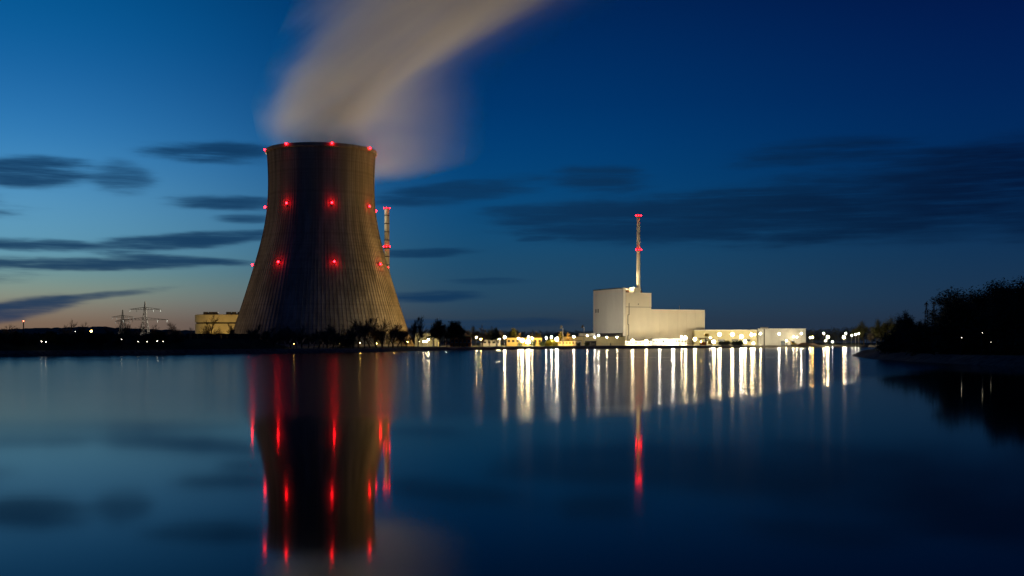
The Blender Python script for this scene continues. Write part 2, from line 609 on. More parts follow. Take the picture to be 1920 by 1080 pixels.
# leaning support columns
cb = MB()
for s in (-1, 1):
    cb.tube((zb * 0 + prof[-1][0] + 2.6, s * 4.6, 0), (prof[-1][0] - .4, 0, zb + .6), .55, n=8)
col_me = cb.mesh('support_column')
col_me.materials.append(concrete)
for i in range(48):
    link('support_column', col_me, tower, (0, 0, 0), 2 * math.pi * i / 48)
bs = MB()
bs.lathe([(prof[-1][0] + 4.5, -.5), (prof[-1][0] + 4.5, 1.6), (prof[-1][0] + 3.9, 1.6), (prof[-1][0] + 3.9, -.5)], n=96, closed=True)
bs.build('basin_wall', concrete, tower)
fl = MB()
fl.lathe([(prof[-1][0] - 8, .2), (prof[-1][0] - 8, zb - 1.0), (prof[-1][0] - 9, zb - 1.0), (prof[-1][0] - 9, .2)], n=64, closed=True)
fl.build('fill_pack', darksteel, tower)
# red warning lights: three rings of eight
wl = MB()
wl.box(-.2, 1.2, -.35, .35, -1.2, -.95)
wl.box(.0, .3, -.95, .95, -1.6, 1.0)  # plate widened to shield the shell from the red light
wl_me = wl.mesh('warning_light')
wl_me.materials.append(darksteel)
bulb = MB()
bulb.ball((1.15, 0, 0), .8, sub=2)
for ring, y in enumerate((274.5, 391.5, 498.5)):
    z = PZ(y, TD) - GZ
    if ring == 0:
        z = zt + .6
    for i in range(8):
        a = R(-80.7) + R(-84 + 47 * i) if i < 4 else R(-80.7) + R(57 + 43.8 * (i - 3))
        r_ = rad_at(min(z, zt)) + .55
        w = link('warning_light', wl_me, tower, (r_ * math.cos(a), r_ * math.sin(a), z), a)
        key = 'warning_bulb_me'
        if key not in bpy.data.meshes:
            bme = bulb.mesh(key)
            bme.materials.append(emis(RED, 55))
        link('bulb', bpy.data.meshes[key], w)


# ------------------------------------------------------------------ steam plume (real volume)
SM = bpy.data.materials.new('steam')
SM.use_nodes = True
t = NT(SM.node_tree)
g = t.n('ShaderNodeNewGeometry')
x, y, z = t.sep(g.outputs['Position'])[:]
SC = F / TD
slices = [(300, 500, 702), (275, 499, 702), (250, 492, 706), (200, 484, 728), (150, 503, 775), (100, 531, 862), (50, 556, 950), (0, 580, 1042), (-60, 622, 1160), (-150, 716, 1360), (-260, 836, 1590), (-330, 920, 1740)]
Z0, Z1 = PZ(300, TD), PZ(-330, TD)
C0, C1, H1 = -170.0, 180.0, 200.0
tz = t.m('DIVIDE', t.m('SUBTRACT', z, Z0), Z1 - Z0, clamp=True)


def fcurve(val, pts):
    nd = t.n('ShaderNodeFloatCurve')
    c = nd.mapping.curves[0]
    while len(c.points) < len(pts):
        c.points.new(.5, .5)
    for p_, (a, b_) in zip(c.points, pts):
        p_.location = (a, b_)
        p_.handle_type = 'AUTO'
    nd.mapping.update()
    t.set(nd.inputs['Value'], val)
    return nd.outputs[0]


def track(rows):
    cpts, hpts = [], []
    for (py, l, r_) in rows:
        tt = (PZ(py, TD) - Z0) / (Z1 - Z0)
        cpts.append((tt, (PX((l + r_) / 2, TD) - C0) / (C1 - C0)))
        hpts.append((tt, (r_ - l) / 2 / SC / H1))
    c_ = t.m('ADD', C0, t.m('MULTIPLY', fcurve(tz, cpts), C1 - C0))
    h_ = t.m('MULTIPLY', fcurve(tz, hpts), H1)
    return c_, h_


cx, hw = track(slices)
core = [(300, 520, 690), (262, 500, 650), (230, 535, 690), (200, 565, 730), (160, 600, 770), (120, 640, 818), (80, 682, 872), (40, 728, 932),
        (0, 778, 1002), (-60, 858, 1110), (-150, 985, 1280), (-260, 1150, 1490), (-330, 1260, 1630)]
bx, bw = track(core)
# flow-aligned noise: the steam is drawn out towards the upper right
al = t.m('ADD', t.m('MULTIPLY', x, .80), t.m('MULTIPLY', z, .60))
ac = t.m('SUBTRACT', t.m('MULTIPLY', z, .80), t.m('MULTIPLY', x, .60))
nn = t.noise(t.xyz(t.m('MULTIPLY', al, .14), ac, t.m('MULTIPLY', y, .5)), .042, 3.0, .58)
nn = t.m('SUBTRACT', nn, .5)
qx = t.m('DIVIDE', t.m('SUBTRACT', x, cx), hw)
qy = t.m('DIVIDE', t.m('SUBTRACT', y, TD), t.m('MULTIPLY', hw, .8))
q = t.m('SQRT', t.m('ADD', t.m('MULTIPLY', qx, qx), t.m('MULTIPLY', qy, qy)))
q = t.m('ADD', q, t.m('MULTIPLY', nn, t.smooth(tz, 0.0, .25, .3, 1.5)))
body = t.smooth(q, 1.04, .35)
body = t.m('MULTIPLY', body, t.m('MAXIMUM', t.m('ADD', 1.0, t.m('MULTIPLY', nn, 3.4)), .1))
ox = t.m('DIVIDE', t.m('SUBTRACT', x, bx), bw)
oy = t.m('DIVIDE', t.m('SUBTRACT', y, TD), t.m('MULTIPLY', bw, 1.0))
oq = t.m('ADD', t.m('MULTIPLY', ox, ox), t.m('MULTIPLY', oy, oy))
band = t.m('EXPONENT', t.m('MULTIPLY', oq, -1.1))
band = t.m('MULTIPLY', band, t.m('MAXIMUM', t.m('ADD', 1.0, t.m('MULTIPLY', nn, 3.4)), .1))
band = t.m('MULTIPLY', band, t.smooth(tz, 0.03, .16))
fade = t.smooth(tz, 1.0, .72)
thin = t.m('MULTIPLY', fade, t.m('DIVIDE', 50.0, t.m('ADD', hw, 6.0)))


def gauss(cx_, cz_, rx, rz_, cy=None, ry=None):
    a = t.m('DIVIDE', t.m('SUBTRACT', x, cx_), rx)
    c = t.m('DIVIDE', t.m('SUBTRACT', z, cz_), rz_)
    s = t.m('ADD', t.m('MULTIPLY', a, a), t.m('MULTIPLY', c, c))
    if cy is not None:
        e = t.m('DIVIDE', t.m('SUBTRACT', y, cy), ry)
        s = t.m('ADD', s, t.m('MULTIPLY', e, e))
    return t.m('EXPONENT', t.m('MULTIPLY', s, -1.0))


shade_gap = gauss(PX(640, TD), PZ(246, TD), 30, 11)  # steam thinned to mimic the shaded dark patch above the rim
body = t.m('MULTIPLY', body, t.m('SUBTRACT', 1.0, t.m('MULTIPLY', shade_gap, .5)))
# side veil sucked down behind the rim on the lee side
nl = t.m('SUBTRACT', t.noise(t.xyz(t.m('MULTIPLY', x, .35), t.m('MULTIPLY', z, 1.0), t.m('MULTIPLY', y, .5)), .03, 2.5, .55), .5)
zz_ = t.m('SUBTRACT', t.m('ADD', z, t.m('MULTIPLY', nl, 26.0)), t.m('MULTIPLY', t.m('MAXIMUM', t.m('SUBTRACT', x, PX(740, TD)), 0.0), .1))
vx = t.m('DIVIDE', t.m('SUBTRACT', t.m('ADD', x, t.m('MULTIPLY', nl, 70.0)), PX(694, TD)), 50.0)
vy = t.m('DIVIDE', t.m('SUBTRACT', y, TD + 10), 34.0)
lob = t.m('EXPONENT', t.m('MULTIPLY', t.m('ADD', t.m('MULTIPLY', vx, vx), t.m('MULTIPLY', vy, vy)), -.8))
lob = t.m('MULTIPLY', lob, t.smooth(zz_, PZ(336, TD), PZ(300, TD)))
lob = t.m('MULTIPLY', lob, t.smooth(z, PZ(60, TD), PZ(190, TD)))
lob = t.m('MULTIPLY', lob, t.m('MAXIMUM', t.m('ADD', 1.0, t.m('MULTIPLY', nl, 2.6)), .1))
lob = t.m('MAXIMUM', t.m('SUBTRACT', lob, .05), 0.0)
dens = t.m('ADD', t.m('MULTIPLY', t.m('ADD', t.m('MULTIPLY', t.m('MULTIPLY', body, t.m('MAXIMUM', t.m('ADD', 1.0, t.m('MULTIPLY', qx, .45)), .25)), .028), t.m('MULTIPLY', band, .014)), thin), t.m('MULTIPLY', lob, .0085))
pv = t.n('ShaderNodeVolumePrincipled')
pv.inputs['Color'].default_value = (.93, .92, .90, 1)
t.set(pv.inputs['Density'], dens)
pv.inputs['Anisotropy'].default_value = 0.0
o = t.n('ShaderNodeOutputMaterial')
t.t.links.new(pv.outputs[0], o.inputs['Volume'])
SM.cycles.volume_step_rate = 0.6
SM.cycles.volume_sampling = 'DISTANCE'
bm = bmesh.new()
for (py, l, r_) in slices:
    zc = PZ(py, TD)
    c, h = PX((l + r_) / 2, TD), (r_ - l) / 2 / SC * 1.12
    if py > 280:
        h *= .86
    for i in range(14):
        a = 2 * math.pi * i / 14
        bm.verts.new((c + h * math.cos(a), TD + .95 * h * math.sin(a), zc))
for (px, py) in ((700, 346), (960, 346), (985, 240), (940, 110)):
    for yy in (-42, 62):
        bm.verts.new((PX(px, TD), TD + yy, PZ(py, TD)))
bmesh.ops.convex_hull(bm, input=bm.verts[:], use_existing_faces=False)
loose = [v for v in bm.verts if not v.link_faces]
bmesh.ops.delete(bm, geom=loose, context='VERTS')
me = bpy.data.meshes.new('steam_plume')
bm.to_mesh(me)
bm.free()
me.materials.append(SM)
tag(link('steam_plume', me), 'pale plume of steam drifting right from the cooling tower', 'steam', None, 'stuff')


# ------------------------------------------------------------------ chimneys
def stack(name, px, D, ztop, zbot, r0, r1, rings, label, parent=None, bands=0):
    X = PX(px, D)
    st = empty(name, (X, D, zbot), label, 'chimney')
    H = ztop - zbot
    m_ = MB()
    m_.sm = False
    m_.lathe([(r0 + (r1 - r0) * q_ / 12, (H - .4) * q_ / 12) for q_ in range(13)] + [(r1, H), (r1 - .35, H), (r1 - .35, H - 6), (.02, H - 6)], n=28)
    s_ = m_.build('shaft', stackpaint, st)
    for p_ in s_.data.polygons:
        p_.use_smooth = abs(p_.normal.z) < .5
    for i in range(bands):
        zz = H * (i + .7) / (bands + .6)
        b_ = MB()
        rr = r0 + (r1 - r0) * zz / H
        b_.lathe([(rr - .1, zz), (rr + .28, zz), (rr + .28, zz + .8), (rr - .1, zz + .8)], n=24)
        b_.build('band', darksteel, st)
    ld = MB()
    for s in (-.35, .35):
        ld.tube((s, r0 + .5, 0), (s, r1 + .5, H), .07, n=4)
    for i in range(int(H / 1.2)):
        zz = i * 1.2
        rr = r0 + (r1 - r0) * zz / H
        ld.tube((-.35, rr + .5, zz), (.35, rr + .5, zz), .05, n=4)
    ld.build('ladder', steel, st)
    for zz in rings:
        zz -= zbot
        rr = r0 + (r1 - r0) * zz / H
        p_ = MB()
        p_.lathe([(rr - .05, zz - .5), (rr + .85, zz - .3), (rr + .85, zz), (rr - .05, zz)], n=24)
        for i in range(16):
            a = 2 * math.pi * i / 16
            p_.tube(((rr + .78) * math.cos(a), (rr + .78) * math.sin(a), zz), ((rr + .78) * math.cos(a), (rr + .78) * math.sin(a), zz + 1.2), .06, n=4)
        p_.lathe([(rr + .7, zz + 1.1), (rr + .84, zz + 1.1), (rr + .84, zz + 1.25), (rr + .7, zz + 1.25)], n=24, closed=True)
        po = p_.build('platform', darksteel, st)
        for a in (215, 270, 325, 90):
            a = R(a)
            b_ = MB()
            pl_ = MB()
            ca_, sa_ = math.cos(a), math.sin(a)
            pv_ = [((rr + d_) * ca_ - w_ * sa_, (rr + d_) * sa_ + w_ * ca_, zz + h_) for d_ in (.25, .33) for w_, h_ in ((-1, -.4), (1, -.4), (1, 2.2), (-1, 2.2))]
            pl_.add(pv_, [(0, 3, 2, 1), (4, 5, 6, 7), (0, 1, 5, 4), (1, 2, 6, 5), (2, 3, 7, 6), (3, 0, 4, 7)])
            pl_.build('shade_plate', darksteel, po)  # plate added to keep the red light off the shaft
            b_.ball(((rr + 1.15) * math.cos(a), (rr + 1.15) * math.sin(a), zz + .9), .72, sub=2)
            b_.build('red_lamp', emis(RED, 44), po)
    return st


D2 = 1353
stack('chimney', 725.5, D2, PZ(391, D2), GZ, 3.6, 2.7, [PZ(392, D2), PZ(464, D2)],
      'slim banded chimney with red lights standing just behind the cooling tower', bands=16)

# ------------------------------------------------------------------ reactor building
OX, OY = PX(1174, 1190), 1190.0
ANG = math.atan2(.39, .92)
rb_ = empty('reactor_building', (OX, OY, GZ), 'tall windowless pale block with long lower hall, lit from below', 'building', rz=ANG)
zR, zB, zC = PZ(540.3, 1190) - GZ, PZ(549.5, 1190) - GZ, PZ(581, 1200) - GZ


def part(name, m_, parent, *boxes):
    b_ = MB()
    for q_ in boxes:
        b_.box(*q_)
    return b_.build(name, m_, parent)


# tall block: panels of cladding on the left gable wall, set proud of the core
part('core', cladding, rb_, (-2.6, 24, 12.2, 68, 0, zR))
npan = 5
for i in range(npan):
    a, c = 12.3 + i * (68 - 12.3) / npan, 12.3 + (i + 1) * (68 - 12.3) / npan
    part('wall_panel', cladding, rb_, (-2.85, -2.55, a + .08, c - .08, 0.0, zR - .05))
lv = part('roof_louvre', rustbrown, rb_, (-.5, 24.4, 10.5, 11.7, zB - 1, zR - 1.5))
part('roof_edge', roofdark, rb_, (-2.9, 24.5, 11.5, 68.5, zR + .02, zR + .9))
part('gable_return', cladding, rb_, (-2.9, -.2, .6, 12.2, 0, zR - .3))
# front block with horizontal joint
part('front_block', cladding2, rb_, (0.0, 29, 0.0, 11.5, 0, zB - 14.2))
part('front_block_upper', cladding2, rb_, (-.1, 29.1, -.25, 11.5, zB - 13.8, zB))
part('joint', roofdark, rb_, (.2, 28.8, .2, 11.3, zB - 14.2, zB - 13.8))
part('parapet', trim, rb_, (-.2, 29.2, -.4, 0.2, zB + .01, zB + .5))
part('stack_plinth', cladding2, rb_, (9.2, 16.8, .3, 11.0, zB + .52, zR + 1.0))
part('vent', windowdark, rb_, (13.4, 14.4, -.5, -.26, zB - 11.6, zB - 10.6))
# zig-zag external stair pipe
zz = [(3.2, 43), (3.2, 31), (1.8, 31), (1.8, 21), (2.8, 21), (2.8, 10), (1.8, 10), (1.8, 3)]
p_ = MB()
for (u0, h0), (u1, h1) in zip(zz[:-1], zz[1:]):
    p_.tube((u0, -.45, h0), (u1, -.45, h1), .3, n=6)
p_.build('downpipe', darksteel, rb_)
# two small windows of the gable wall
for vv in (60.5, 55.5):
    w = part('window', windowdark, rb_, (-3.05, -2.86, vv, vv + 1.7, 34.5, 38.2))
    part('frame', steel, w, (-3.12, -3.06, vv - .15, vv + 1.85, 34.3, 34.55), (-3.12, -3.06, vv - .15, vv + 1.85, 38.15, 38.4))
# lean-to roof at the foot of the gable wall
p_ = MB()
p_.add([(-14, 2, 9.4), (-2.9, 2, 12.6), (-2.9, 70, 12.6), (-14, 70, 9.4), (-14, 2, 8.6), (-2.9, 2, 8.6), (-2.9, 70, 8.6), (-14, 70, 8.6)],
       [(0, 1, 2, 3), (4, 7, 6, 5), (0, 4, 5, 1), (1, 5, 6, 2), (2, 6, 7, 3), (3, 7, 4, 0)])
p_.build('lean_to_roof', roofdark, rb_)
part('lean_to_wall', cladding2, rb_, (-13.5, -2.95, 2.5, 69.5, 0, 8.58))
# turbine hall, built up from wall panels
part('hall_core', cladding2, rb_, (29.1, 93.4, 1.6, 46, 0, zC))
for i in range(6):
    a, c = 29.2 + i * 64.2 / 6, 29.2 + (i + 1) * 64.2 / 6
    part('hall_panel', cladding2, rb_, (a + .05, c - .05, 1.3, 1.62, 0.0, zC - .02))
part('hall_coping', trim, rb_, (29.15, 93.8, 1.0, 1.9, zC + .01, zC + .7), (93.45, 93.85, 1.0, 46, 0.0, zC - .02))
part('hall_roof', roofdark, rb_, (29.3, 93.2, 2.0, 45.5, zC + .02, zC + .45))
p_ = MB()
p_.tube((68.5, 10, zC + .4), (68.5, 10, zC + 5.0), .35, n=8)
p_.build('roof_vent', steel, rb_)
p_ = MB()
for i in range(4):
    p_.tube((30.5 + i * 1.8, 14, zC), (30.5 + i * 1.8, 14, zC + 13 - 1.2 * i), .22, n=5)
    p_.tube((30.5, 14, zC + 2 + i * 2.6), (35.9, 14, zC + 2 + i * 2.6), .18, n=5)
p_.box(30.6, 34.8, 13, 15.5, zC + .4, zC + 7)
p_.build('roof_plant', darksteel, rb_)
part('base_annex', cladding, rb_, (30, 60, -6.5, 1.28, 0, 7.4))

for (c_, n_, pw) in (((1.6, 2.2, zB + 2.0), (.08, .12, .98), 4200),):  # added lamp on the roof, put in to brighten the chimney shaft
    c_ = Vector(c_)
    n_ = Vector(n_).normalized()
    u_ = Vector((-n_.y, n_.x, 0)).normalized()
    w2 = n_.cross(u_)
    hd = MB()
    hd.tube((c_.x, c_.y, c_.z - 2.0), (c_.x, c_.y, c_.z - .3), .12, n=6)
    hd.add([c_ + u_ * a_ * .9 + w2 * b_ * .9 + n_ * q_ for q_ in (-.5, -.02) for a_, b_ in ((-1, -1), (1, -1), (1, 1), (-1, 1))],
           [(0, 3, 2, 1), (4, 5, 6, 7), (0, 1, 5, 4), (1, 2, 6, 5), (2, 3, 7, 6), (3, 0, 4, 7)])
    hd = hd.build('added_roof_light', darksteel, rb_)
    ln = MB()
    ln.add([c_ + u_ * a_ * .8 + w2 * b_ * .8 for a_, b_ in ((-1, -1), (1, -1), (1, 1), (-1, 1))], [(0, 1, 2, 3)])
    ln.build('lens', emis(WARM, pw / 2.56), hd)
SD = 1200
stack('chimney', 1197, SD, PZ(404, SD), PZ(540.0, SD), 2.1, 1.75, [PZ(406, SD), PZ(470, SD)],
      'tall pale chimney with two rings of red lights on the white building')

# ------------------------------------------------------------------ low halls right of it
hx0, hx1 = PX(1421, 1215), PX(1511, 1215)
h2 = empty('storage_hall', ((hx0 + hx1) / 2, 1215, GZ), 'long white flat-roofed hall of wide panels, right of the blocks', 'building')
wd = (hx1 - hx0) / 2
zH = PZ(617, 1215) - GZ
part('core', hallwhite, h2, (-wd, wd, .3, 40, 0, zH))
cuts = [1421, 1433, 1446, 1461, 1478, 1494, 1511]
for a, c in zip(cuts[:-1], cuts[1:]):
    xa, xc = PX(a, 1215) - (hx0 + hx1) / 2, PX(c, 1215) - (hx0 + hx1) / 2
    part('wall_panel', hallwhite, h2, (xa + .15, xc - .15, 0, .28, .05, zH - .05))
part('coping', trim, h2, (-wd - .2, wd + .2, -.15, .9, zH + .01, zH + .55))
part('roof', roofdark, h2, (-wd + .2, wd - .2, 1.0, 39.5, zH + .01, zH + .3))
for dxp in (1468, 1486):
    xx = PX(dxp, 1215) - (hx0 + hx1) / 2
    part('roller_door', bluegrey, h2, (xx - 2.2, xx + 2.2, -.12, -.01, 0, 4.6))

hx0, hx1 = PX(1302, 1208), PX(1420, 1208)
h3 = empty('workshop_hall', ((hx0 + hx1) / 2, 1208, GZ), 'low ochre hall behind the brightest floodlights, beside the white hall', 'building')
wd = (hx1 - hx0) / 2
zH = PZ(619.5, 1208) - GZ
part('core', yellowwall, h3, (-wd, wd, .3, 36, 0, zH))
for i in range(6):
    a, c = -wd + i * 2 * wd / 6, -wd + (i + 1) * 2 * wd / 6
    part('wall_panel', yellowwall, h3, (a + .12, c - .12, 0, .28, .05, zH - .05))
p_ = part('canopy', trim, h3, (-wd - .4, wd + .2, -1.2, .9, zH + .01, zH + .6))
part('roof', roofdark, h3, (-wd + .2, wd - .2, 1.0, 35.5, zH + .01, zH + .3))
for xx in (-22, -8, 6, 18):
    w = part('window', windowdark, h3, (xx, xx + 7, -.1, -.01, 4.0, 6.2))
    for j in range(5):
        part('mullion', steel, w, (xx + j * 1.75 - .08, xx + j * 1.75 + .08, -.2, -.11, 4.0, 6.2))


def shed(name, px0, px1, ytop, D, depth, m_, label, cat='building', roof=roofdark, windows=0, overhang=.4, zbase=0.0, door=True):
    a, c = PX(px0, D), PX(px1, D)
    o_ = empty(name, ((a + c) / 2, D, GZ), label, cat)
    w_ = (c - a) / 2
    zt_ = PZ(ytop, D) - GZ
    part('wall', m_, o_, (-w_, w_, 0, depth, zbase, zt_))
    part('roof', roof, o_, (-w_ - overhang, w_ + overhang, -overhang, depth + overhang, zt_ + .01, zt_ + .45))
    for i in range(windows):
        xx = -w_ + (i + .5) * 2 * w_ / windows
        ww = min(1.1, .6 * w_ / max(1, windows))
        q_ = part('window', windowdark, o_, (xx - ww, xx + ww, -.06, -.004, zt_ * .45, zt_ * .75))
        part('sill', trim, q_, (xx - ww - .1, xx + ww + .1, -.16, -.004, zt_ * .45 - .15, zt_ * .45))
    if door:
        part('door', darksteel, o_, (w_ * .55, w_ * .55 + 1.1, -.06, -.004, 0, 2.2))
    return o_


shed('long_annex', 1046, 1172, 631.5, 1085, 18, yellowwall, 'long low ochre annex left of the white block, dark gate at its right end', windows=0)
o_ = shed('upper_office', 1086, 1116, 625, 1150, 14, hallwhite, 'white flat building peeking over the long ochre annex', windows=6)
part('gate', darksteel, bpy.data.objects['long_annex'], (PX(1097, 1085) - PX(1109, 1085), PX(1108, 1085) - PX(1109, 1085), -.15, -.01, 0, 4.4))
o_ = shed('shelter', 1047, 1090, 639.5, 1020, 6, hallwhite, 'low white shelter with dark flat roof in front of the ochre annex', windows=7)
shed('pavilion', 1147, 1222, 639.5, 1145, 8, hallwhite, 'long low white pavilion under the tall white block', windows=9)
shed('office_block', 1223, 1288, 635, 1160, 12, hallwhite, 'bright white office strip in front of the long hall', windows=11)
shed('guard_hut', 1108, 1118, 640, 975, 5, darksteel, 'small dark hut left of the long white pavilion', windows=1)
shed('yellow_wall_hall', 778, 822, 625, 905, 16, yellowwall, 'ochre lit hall with tall poles just right of the cooling tower', windows=0)
for i, px in enumerate((784, 792, 800, 812, 821)):
    p_ = MB()
    X = PX(px, 905)
    p_.tube((X, 904.2, GZ), (X, 904.2, PZ(623.5, 905)), .28, .2, n=6)
    p_.box(X - .4, X + .4, 903.8, 904.6, GZ, GZ + .3)
    tag(p_.build('flag_pole', steel), ORD[i] + ' pole from the left in front of the ochre lit hall', 'pole', 'poles before the ochre hall')
o_ = shed('orange_store', 844, 883, 632.5, 830, 9, orange, 'orange lit store building seen between bare trees', windows=5)
shed('flat_house', 950, 1016, 633.5, 1000, 10, yellowwall, 'low house wall lit yellow behind shrubs and two bright lamps', windows=8)
shed('flat_house', 905, 938, 637, 930, 8, cladding2, 'low dim house left of the bright lamp pair', windows=4)

# overhead sign bar on a dark post
D = 1120
o_ = empty('sign_mast', (PX(1433, D), D, GZ), 'dark post carrying a white bar above the hall roof', 'mast')
p_ = MB()
p_.tube((0, 0, 0), (0, 0, PZ(617, D) - GZ), .55, .45, n=8)
p_.build('post', darkwood, o_)
z0 = PZ(616.2, D) - GZ
part('bar', trim, o_, (-3.7, 3.7, -.5, .5, z0, z0 + 1.4))

# orange machine frame / gantry at x 1312-1335
D = 1075
o_ = empty('loading_frame', (PX(1324, D), D, GZ), 'orange and yellow loading frame on legs beside the floodlights', 'machine')
for xx in (-5.2, 0, 5.2):
    p_ = MB()
    p_.box(xx - .3, xx + .3, -.3, .3, 0, 6.2)
    p_.box(xx - .3, xx + .3, 2.7, 3.3, 0, 6.2)
    p_.build('leg', darksteel, o_)
part('beam', rustbrown, o_, (-6.2, 6.2, -.5, 3.5, 6.21, 7.1))
part('hopper', yellowp, o_, (2.0, 4.8, .2, 2.8, 1.4, 4.8))
part('crate', orange, o_, (-4.6, -.6, .2, 2.8, .3, 3.2))
part('tank', yellowp, o_, (-1.5, 2.5, .4, 2.6, 8.5, 11.0))
part('strut', darksteel, o_, (-.2, .2, .8, 1.2, 7.11, 8.49), (1.2, 1.6, .8, 1.2, 7.11, 8.49))

# excavator
D = 1140
ex = empty('excavator', (PX(1488, D), D, GZ), 'small yellow excavator with lowered arm beside rubble heap', 'excavator')
for yy in (-1.3, 1.3):
    p_ = MB()
    p_.prism([(-2.2, -.3), (2.2, -.3), (2.2, .3), (-2.2, .3)], .25, .8)
    p_.tube((-2.0, -.3, .5), (-2.0, .3, .5), .5, n=10)
    p_.tube((2.0, -.3, .5), (2.0, .3, .5), .5, n=10)
    tr = p_.build('track', blackrub, ex, (0, yy, 0))
part('body', yellowp, ex, (-1.4, 2.4, -1.4, 1.4, 1.05, 2.5))
cb = part('cab', yellowp, ex, (-1.9, -.3, -1.4, .1, 1.3, 3.4))
part('window', windowdark, cb, (-1.7, -.5, -1.46, -1.41, 2.2, 3.2))
p_ = MB()
p_.tube((-1.2, .6, 2.0), (-3.6, .6, 5.6), .32, n=6)
p_.build('boom', yellowp, ex)
p_ = MB()
p_.tube((-3.6, .6, 5.6), (-6.4, .6, 4.8), .25, n=6)
p_.tube((-6.4, .6, 4.8), (-6.5, .6, 1.2), .22, n=6)
p_.build('arm', darksteel, ex)
part('bucket', darksteel, ex, (-7.0, -6.0, .0, 1.2, .3, 1.3))

rnd = random.Random(11)


def heap(name, px, D, wx_, hz, m_, label, n=60):
    o2 = MB()
    for i in range(n):
        a, r_ = rnd.uniform(0, 6.28), math.sqrt(rnd.random())
        X, Y = wx_ * r_ * math.cos(a), wx_ * .6 * r_ * math.sin(a)
        top = hz * (1 - r_) * rnd.uniform(.7, 1.1)
        s = rnd.uniform(.4, 1.1)
        o2.box(X - s, X + s, Y - s, Y + s, 0, top + rnd.uniform(.2, .6))
    return tag(o2.build(name, m_, None, (PX(px, D), D, GZ - .05)), label, 'heap')


heap('rubble_heap', 1507, 1150, 8.5, 3.4, rubble, 'low reddish rubble heap beside the excavator')
heap('rubble_heap', 1524, 1190, 6.0, 2.2, rubble, 'smaller rubble heap right of the white hall end')

# pipe racks in the yard
for i, (px, w_) in enumerate(((1276, 9), (1292, 7))):
    D = 1060
    o_ = empty('pipe_rack', (PX(px, D), D, GZ), ('left' if i == 0 else 'right') + ' steel pipe rack between the white office strip and loading frame', 'pipe rack', 'pipe racks in the yard')
    for xx in (-w_ / 2, 0, w_ / 2):
        p_ = MB()
        p_.tube((xx, 0, 0), (xx, 0, 5.5), .14, n=5)
        p_.build('post', steel, o_)
    for zz in (2.2, 3.8, 5.3):
        p_ = MB()
        p_.tube((-w_ / 2 - .5, -.2, zz), (w_ / 2 + .5, -.2, zz), .2, n=6)
        p_.build('pipe', steel, o_)


# fences along the shore
def fence(px0, px1, d0, d1, h, label, n):
    a, c = Vector((PX(px0, d0), d0, GZ)), Vector((PX(px1, d1), d1, GZ))
    o2 = empty('mesh_fence', a, label, 'fence')
    dv = c - a
    pm_ = MB()
    pm_.tube((0, 0, 0), (0, 0, h), .07, n=5)
    pme = pm_.mesh('post')
    pme.materials.append(steel)
    for i in range(n + 1):
        link('post', pme, o2, dv * (i / n))
    for hh in (h * .15, h * .55, h * .96):
        r_ = MB()
        r_.tube((0, 0, hh), (dv.x, dv.y, hh), .05, n=4)
        r_.build('rail', steel, o2)


fence(1130, 1300, 948, 1022, 2.4, 'thin steel fence along the shore below the white block', 40)
fence(1440, 1512, 1155, 1232, 2.2, 'thin steel fence along the shore before the white hall', 24)
fence(1344, 1392, 1062, 1098, 2.6, 'thin steel fence before the plant rows under the floodlights', 16)

# ------------------------------------------------------------------ ochre drum building left of the tower
D = 1080
x0, x1 = PX(356.5, D), PX(475, D)
yb = empty('cell_cooler', ((x0 + x1) / 2, D, GZ), 'ochre building with rounded corner and roof fans, left of the cooling tower', 'building')
w_ = (x1 - x0) / 2
zt_ = PZ(590, D) - GZ


def rounded(w, dpt, rr, off, n=10):
    pts_ = []
    for (cx_, cy_, a0) in ((w - rr, rr, -90), (w - rr, dpt - rr, 0), (-w + rr, dpt - rr, 90), (-w + rr, rr, 180)):
        for i in range(n + 1):
            a = R(a0 + 90 * i / n)
            pts_.append((cx_ + (rr + off) * math.cos(a), cy_ + (rr + off) * math.sin(a)))
    return pts_


zmid = PZ(605.5, D) - GZ
MB().prism(rounded(w_, 40, 19.5, 0), 0, zmid - .7).build('lower_wall', yellowwall, yb)
MB().prism(rounded(w_, 40, 19.5, -1.0), zmid - .7, zmid + .7).build('louvre_band', roofdark, yb)
MB().prism(rounded(w_, 40, 19.5, .25), zmid + .7, zt_).build('upper_wall', yellowwall, yb)
MB().prism(rounded(w_, 40, 19.5, -.6), zt_ + .005, zt_ + .3).build('roof', roofdark, yb)
for px in (382, 392, 400, 425, 435, 446):
    p_ = MB()
    p_.lathe([(2.6, 0), (2.3, 1.6), (2.5, 2.4), (2.1, 2.4), (2.0, .6), (.02, .6)], n=18)
    p_.build('fan_stack', roofdark, yb, (PX(px, D) - (x0 + x1) / 2, 8, zt_ + .3))

# tall dark plank wall on the left bank
D = 556
a, c = PX(343, D), PX(486, D)
wl_ = empty('plank_wall', ((a + c) / 2, D, GZ), 'tall black plank wall hiding the foot of the ochre building', 'wall')
w_ = (c - a) / 2
zt_ = PZ(625.5, D) - GZ
nb = 26
pl = MB().box(-w_ / nb + .03, w_ / nb - .03, -.08, .08, 0, zt_).mesh('plank')
pl.materials.append(darkwood)
for i in range(nb):
    if i in (0, 2):
        continue
    link('plank', pl, wl_, (-w_ + (i + .5) * 2 * w_ / nb, .02 * (i % 2), rnd.uniform(-.12, .05)))
po = MB().box(-.14, .14, .1, .38, 0, zt_ + .1).mesh('post')
po.materials.append(darkwood)
for i in range(0, nb + 1, 2):
    link('post', po, wl_, (-w_ + i * 2 * w_ / nb, 0, 0))
for zz in (1.0, zt_ * .5, zt_ - .8):
    part('rail', darkwood, wl_, (-w_, w_, .381, .48, zz, zz + .2))


